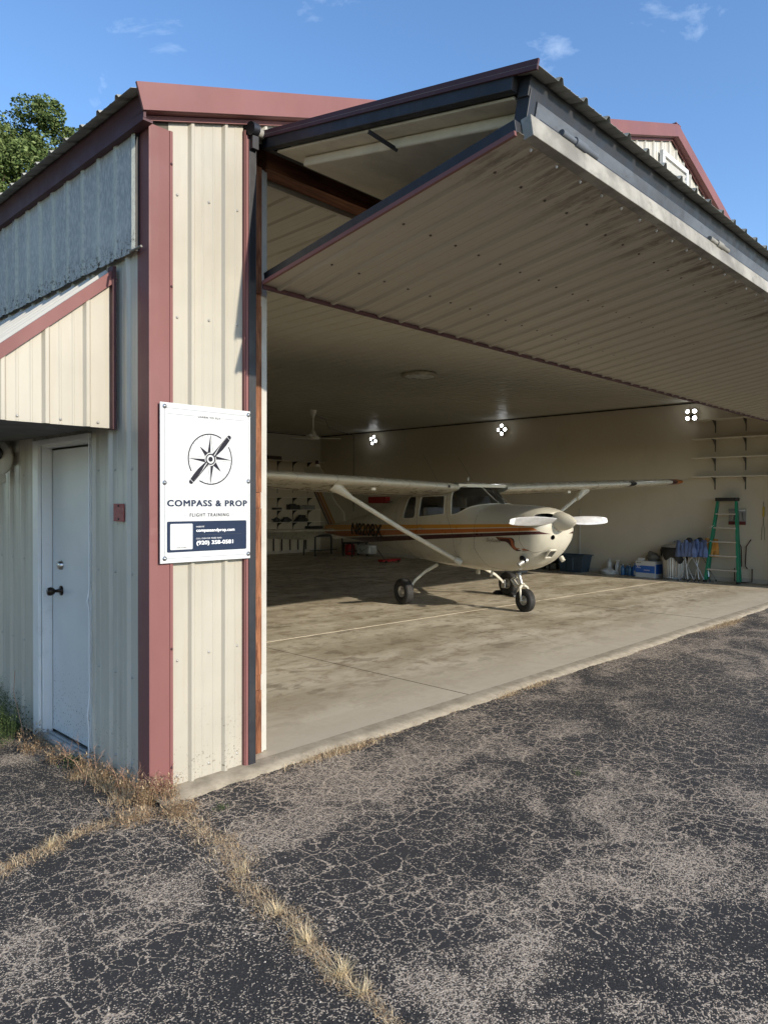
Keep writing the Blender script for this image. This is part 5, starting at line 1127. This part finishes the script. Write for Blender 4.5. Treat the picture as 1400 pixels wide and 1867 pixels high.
# ------------------------------------------------------------------ dried grass, weeds
def grass_mat(name, a, b, c=None):
    g = N(name); gi = g.n('ShaderNodeNewGeometry'); cr = g.n('ShaderNodeValToRGB'); g.l(gi.outputs['Random Per Island'], cr.inputs[0]); e = cr.color_ramp.elements
    e[0].color = (*a, 1); e[1].color = (*b, 1)
    if c: q = e.new(.55); q.color = (*c, 1)
    g.b.inputs['Subsurface Weight'].default_value = 0; return g.set(cr.outputs[0], .75, 0, .2)
STRAW = grass_mat('dry_straw', (.20, .12, .065), (.74, .62, .42), (.52, .38, .22))
GRN = grass_mat('green_weed', (.03, .05, .015), (.12, .16, .055), (.06, .09, .028))
RNG = np.random.default_rng(11)
class Blades:
    def __init__(s): s.v = []; s.f = []
    def blade(s, x, y, z, h, lean, az, wd, curl=.6):
        n = 3; px = x; py = y; pz = z; i0 = len(s.v); el = math.pi/2-lean; c, q = math.cos(az), math.sin(az)
        for k in range(n+1):
            ww = wd*(1-k/n*.85)/2; s.v += [(px-q*ww, py+c*ww, pz), (px+q*ww, py-c*ww, pz)]
            if k < n: L = h/n; px += c*math.cos(el)*L; py += q*math.cos(el)*L; pz = max(z-.004, pz+math.sin(el)*L); el -= curl/n
        for k in range(n): a = i0+2*k; s.f.append((a, a+1, a+3, a+2))
    def obj(s, name, m, label, cat='grass'):
        me = bpy.data.meshes.new(name); me.from_pydata(s.v, [], s.f); me.materials.append(m); o = bpy.data.objects.new(name, me); C.objects.link(o); tag(o, label, cat, kind='stuff'); return o
def path_blades(B, pts, n, h, seedy=0, flat=.5):
    P = np.array([(p[0], p[1]) for p in pts]); Wd = np.array([p[2] for p in pts]); seg = np.linalg.norm(np.diff(P, axis=0), axis=1); cum = np.concatenate([[0], np.cumsum(seg)])
    for _ in range(n):
        t = RNG.uniform(0, cum[-1]); x = np.interp(t, cum, P[:, 0]); y = np.interp(t, cum, P[:, 1]); w_ = np.interp(t, cum, Wd)*(.85+.30*math.sin(t*17)*math.sin(t*7.3+1)+.18*math.sin(t*41+2)); k = min(len(seg)-1, int(np.searchsorted(cum, t)-1)) if t > 0 else 0
        d_ = (P[k+1]-P[k])/max(seg[k], 1e-6); o_ = RNG.normal(0, .50)*w_; o_ = max(-w_*1.25, min(w_*1.25, o_)); o_ += .022*math.sin(t*9.1+1)+.014*math.sin(t*23); x += -d_[1]*o_+RNG.normal(0, .02); y += d_[0]*o_+RNG.normal(0, .02)
        dens = 1-abs(o_)/max(w_, 1e-3)*.6; hh = h*RNG.uniform(.35, 1.15)*(.5+.5*dens)
        lean = abs(RNG.normal(flat+.15, .4)); B.blade(x, y, -.032, hh, min(1.5, lean), RNG.uniform(0, 6.283), RNG.uniform(.0014, .0034), RNG.uniform(.2, 1.6))
B = Blades()
path_blades(B, [(-.03, -.10, .10), (.02, -.30, .13), (-.01, -.62, .115), (-.07, -.90, .105), (-.15, -1.15, .085), (-.20, -1.35, .075), (-.22, -1.50, .07), (-.25, -1.66, .028), (-.27, -1.80, .042), (-.29, -1.95, .022), (-.32, -2.10, .010), (-.36, -2.25, .012), (-.42, -2.6, .02), (-.5, -3.4, .02)], 14000, .046, flat=1.1)
path_blades(B, [(-.03, -.12, .12), (-.18, -.14, .10), (-.34, -.15, .075), (-.50, -.17, .07), (-.66, -.20, .065), (-.82, -.24, .06), (-1.0, -.28, .06), (-1.5, -.4, .05), (-2.6, -.6, .05)], 12500, .048, flat=1.15)
path_blades(B, [(-.05, .0, .10), (-.07, .25, .075), (-.09, .45, .085), (-.10, .65, .06)], 3600, .09, flat=.6)
for (x, y, n, sx, sy) in ((1.34, -.20, 900, .16, .035), (1.05, -.165, 260, .12, .02), (3.24, -.19, 420, .10, .025), (3.72, -.19, 480, .10, .028), (8.5, -.23, 1900, .35, .05), (7.9, -.18, 200, .25, .03), (.80, -.07, 160, .10, .012), (1.35, -.21, 500, .35, .02), (2.6, -.175, 150, .5, .012), (5.5, -.18, 300, 1.2, .02)):
    for _ in range(n): B.blade(x+RNG.normal(0, sx), y+RNG.normal(0, sy), -.03, RNG.uniform(.02, .055), min(1.45, abs(RNG.normal(.9, .4))), RNG.uniform(0, 6.28), RNG.uniform(.0015, .0035), 1)
B.obj('dry_grass', STRAW, 'dry straw coloured grass filling the pavement cracks and hangar edge')
# tall grass tufts that stand out of the crack
B = Blades()
for (x, y, n, h) in ((-.245, -1.66, 90, .085), (-.285, -1.90, 110, .09), (-.20, -1.42, 60, .07), (-.62, -.19, 60, .085), (-.12, -1.05, 40, .06), (-.30, -2.02, 50, .07)):
    for _ in range(n): a = RNG.uniform(0, 6.28); B.blade(x+RNG.normal(0, .012), y+RNG.normal(0, .012), -.032, h*RNG.uniform(.5, 1.15), RNG.uniform(.3, 1.25), a, .0022, RNG.uniform(.1, .9))
B.obj('straw_tufts', grass_mat('pale_straw', (.50, .38, .20), (.80, .66, .42)), 'pale straw tufts standing up out of the crack')
def weeds(name, m, spots, label, leaf=.006, seed=1):
    rg = np.random.default_rng(seed); B = Blades()
    for (x, y, r_, n, h) in spots:
        for _ in range(n):
            a = rg.uniform(0, 6.28); rr_ = r_*math.sqrt(rg.uniform(0, 1)); bx_, by = x+rr_*math.cos(a), y+rr_*math.sin(a); hh = h*rg.uniform(.4, 1); lx, ly = rg.normal(0, .25), rg.normal(0, .25)
            B.blade(bx_, by, -.03, hh, .15, a, .0022, .2)
            for k in range(int(8+hh*40)):
                t = rg.uniform(.15, 1.05); B.blade(bx_+lx*hh*t*.4+rg.normal(0, .02), by+ly*hh*t*.4+rg.normal(0, .02), -.03+hh*t, rg.uniform(.010, .028), rg.uniform(.4, 2.0), rg.uniform(0, 6.28), leaf*rg.uniform(.5, 1.3), .6)
    return B.obj(name, m, label, 'weeds')
weeds('green_weeds', GRN, [(-.14, 1.95, .13, 70, .30), (-.16, 1.68, .12, 70, .24), (-.26, 1.85, .12, 55, .2), (-.12, 2.3, .15, 80, .36), (-.30, 2.15, .14, 60, .22), (-.30, 1.52, .07, 30, .10), (-.10, .78, .05, 26, .09), (-.13, 2.8, .2, 80, .3)], 'green weeds growing along the side wall left of the door', .007)
weeds('brown_weeds', grass_mat('brown_weed', (.13, .075, .04), (.55, .42, .26), (.30, .20, .11)), [(-.10, 1.45, .10, 45, .12), (-.16, 1.25, .09, 40, .09), (-.12, .95, .08, 40, .12), (-.09, .62, .07, 45, .14), (-.07, .40, .06, 40, .13), (-.06, .18, .05, 45, .14), (-.06, -.06, .06, 70, .16), (.05, -.10, .05, 45, .15), (.02, -.28, .10, 60, .07), (-.20, -.20, .10, 40, .08)], 'dead brown weeds clustered at the door step and corner post', .006, 5)
weeds('green_sprout', GRN, [(.20, -.42, .02, 10, .03), (2.02, -1.55, .02, 7, .025)], 'small green sprouts growing from the asphalt', .004, 9)
random.seed(3); mb = MB()
for k in range(26):
    x, y = random.choice([(-.05, -.06), (-.08, .15), (.04, -.12), (-.1, .5), (-.15, .8)]); x += random.gauss(0, .04); y += random.gauss(0, .05); h = random.uniform(.09, .2); lx, ly = random.gauss(0, .05), random.gauss(0, .06)
    mb.tube([(x, y, -.03), (x+lx*.5, y+ly*.5, h*.55), (x+lx*1.2, y+ly*1.2, h)], [.0014, .0011, .0006], 4, False)
    for j in range(4): t = .5+.12*j; mb.tube([(x+lx*t, y+ly*t, h*t), (x+lx*t+random.gauss(0, .025), y+ly*t+random.gauss(0, .025), h*t+.03)], [.0009, .0004], 4, False)
mb.tube([(-.12, 1.52, -.02), (-.13, 1.70, .28), (-.10, 1.76, .42)], .0025, 5, False); tag(mb.build('dry_stalks', paint('pink_straw', (.42, .25, .17), .8)), 'thin dead reddish stalks at the corner post', 'weeds', kind='stuff')

vv, ff = [], []
for k in range(1500):
    if k % 3: t = RNG.uniform(0, 2.4); x = -.02-.13*t+RNG.normal(0, .16); y = -.1-t+RNG.normal(0, .1)
    else: x = RNG.uniform(-1.5, 4.5); y = -.22-abs(RNG.normal(0, .8))
    r_ = RNG.uniform(.0025, .006); a = RNG.uniform(0, 6.28); i0 = len(vv)
    for q in range(4): vv.append((x+r_*math.cos(a+q*1.57)*RNG.uniform(.7, 1.2), y+r_*math.sin(a+q*1.57)*RNG.uniform(.7, 1.2), -.031))
    vv.append((x, y, -.031+r_*.9)); ff += [(i0, i0+1, i0+4), (i0+1, i0+2, i0+4), (i0+2, i0+3, i0+4), (i0+3, i0, i0+4)]
me = bpy.data.meshes.new('loose_stones'); me.from_pydata(vv, [], ff); me.materials.append(grass_mat('stone_chips', (.16, .14, .12), (.60, .54, .46), (.36, .31, .26))); o = bpy.data.objects.new('loose_stones', me); C.objects.link(o); tag(o, 'loose pale stone chips scattered over the cracked asphalt', 'gravel', kind='stuff')
# ------------------------------------------------------------------ trees
LEAF = grass_mat('oak_leaves', (.05, .085, .022), (.20, .25, .095), (.115, .16, .05))
BARK = paint('bark', (.10, .075, .05), .9, 0, .3, 4, .4)
def tree(name, loc, Ht, Rc, seed, label, ncl=150, nl=420, ls=.10):
    rg = np.random.default_rng(seed); T = empty(name, loc); tag(T, label, 'tree', 'leafy trees behind the hangar'); mb = MB(); ctr = []
    th_ = Ht*.35
    mb.tube([(0, 0, 0), (.1, 0, th_*.6), (.0, .1, th_), (.1, .1, Ht*.75)], [.36, .28, .22, .07], 10)
    for k in range(ncl):
        a = rg.uniform(0, 6.283); e = math.asin(rg.uniform(-.55, 1)); rr_ = rg.uniform(.45, 1.0)**.6; wob = 1+.22*math.sin(3*a+seed)+.15*math.sin(5*e+2*seed+a)
        c = np.array([Rc*rr_*wob*math.cos(e)*math.cos(a), Rc*rr_*wob*math.cos(e)*math.sin(a), Ht*.62+Ht*.36*rr_*wob*math.sin(e)]); ctr.append((c, rg.uniform(.45, .95)))
        if k % 4 == 0: s0 = Vector((0, .08, th_*rg.uniform(.8, 1.7))); mb.tube([s0, s0.lerp(Vector(c), .5)+Vector((0, 0, .3)), Vector(c)], [.10, .06, .015], 6)
    mb.build('trunk', BARK, T); N_ = ncl*nl
    C0 = np.repeat(np.array([c for c, r_ in ctr]), nl, axis=0); RR = np.repeat(np.array([r_ for c, r_ in ctr]), nl)
    d = rg.normal(size=(N_, 3)); d /= np.linalg.norm(d, axis=1)[:, None]; P = C0+d*(RR*rg.uniform(.35, 1, N_)**.5)[:, None]*np.array([1, 1, .75])
    a = rg.normal(size=(N_, 3)); a[:, 2] *= .6; a /= np.linalg.norm(a, axis=1)[:, None]; b = np.cross(a, rg.normal(size=(N_, 3))); b /= np.linalg.norm(b, axis=1)[:, None]; L = ls*rg.uniform(.6, 1.25, N_)[:, None]
    V = np.stack([P-a*L*.5, P+b*L*.30, P+a*L*.5, P-b*L*.30], 1).reshape(-1, 3); me = bpy.data.meshes.new('crown'); me.vertices.add(len(V)); me.vertices.foreach_set('co', V.ravel())
    me.loops.add(N_*4); me.loops.foreach_set('vertex_index', np.arange(N_*4, dtype=np.int32)); me.polygons.add(N_); me.polygons.foreach_set('loop_start', np.arange(N_, dtype=np.int32)*4); me.polygons.foreach_set('loop_total', np.full(N_, 4, dtype=np.int32)); me.update(); me.validate()
    me.materials.append(LEAF); o = link(me, 'crown', T); return T
tree('broadleaf_tree', (6.6, 27.5, 0), 17.2, 5.1, 2, 'big leafy green tree rising behind the left roof edge', 420, 560, .15)
t2 = tree('broadleaf_tree', (13.2, 27.5, 0), 14.6, 3.6, 7, 'smaller leafy tree just peeping over the roof edge', 120, 380, .17)
for (x, y, s_, r_, lb) in ((-6, 30, 1.0, 1.2, 'leafy tree farther left beyond the hangar side'), (-13, 24, .85, 3.0, 'rounded leafy tree at the far left of the apron'), (24, 30, .9, 4.2, 'leafy tree hidden behind the hangar back corner'), (-11, 6, .75, .5, 'unseen leafy tree added to shade the side wall, nearest the left edge of the apron'), (-12.5, 13, .8, 2.1, 'unseen leafy tree added to shade the side wall, middle of the row left of the apron'), (-10.5, 19, .85, 5.1, 'unseen leafy tree added to shade the side wall, back of the row left of the apron')):  # last three: unseen trees added to block sky light from the side wall
    c = copy_tree(t2); c.location = (x, y, 0); c.scale = (s_, s_, s_); c.rotation_euler = (0, 0, r_); c['label'] = lb
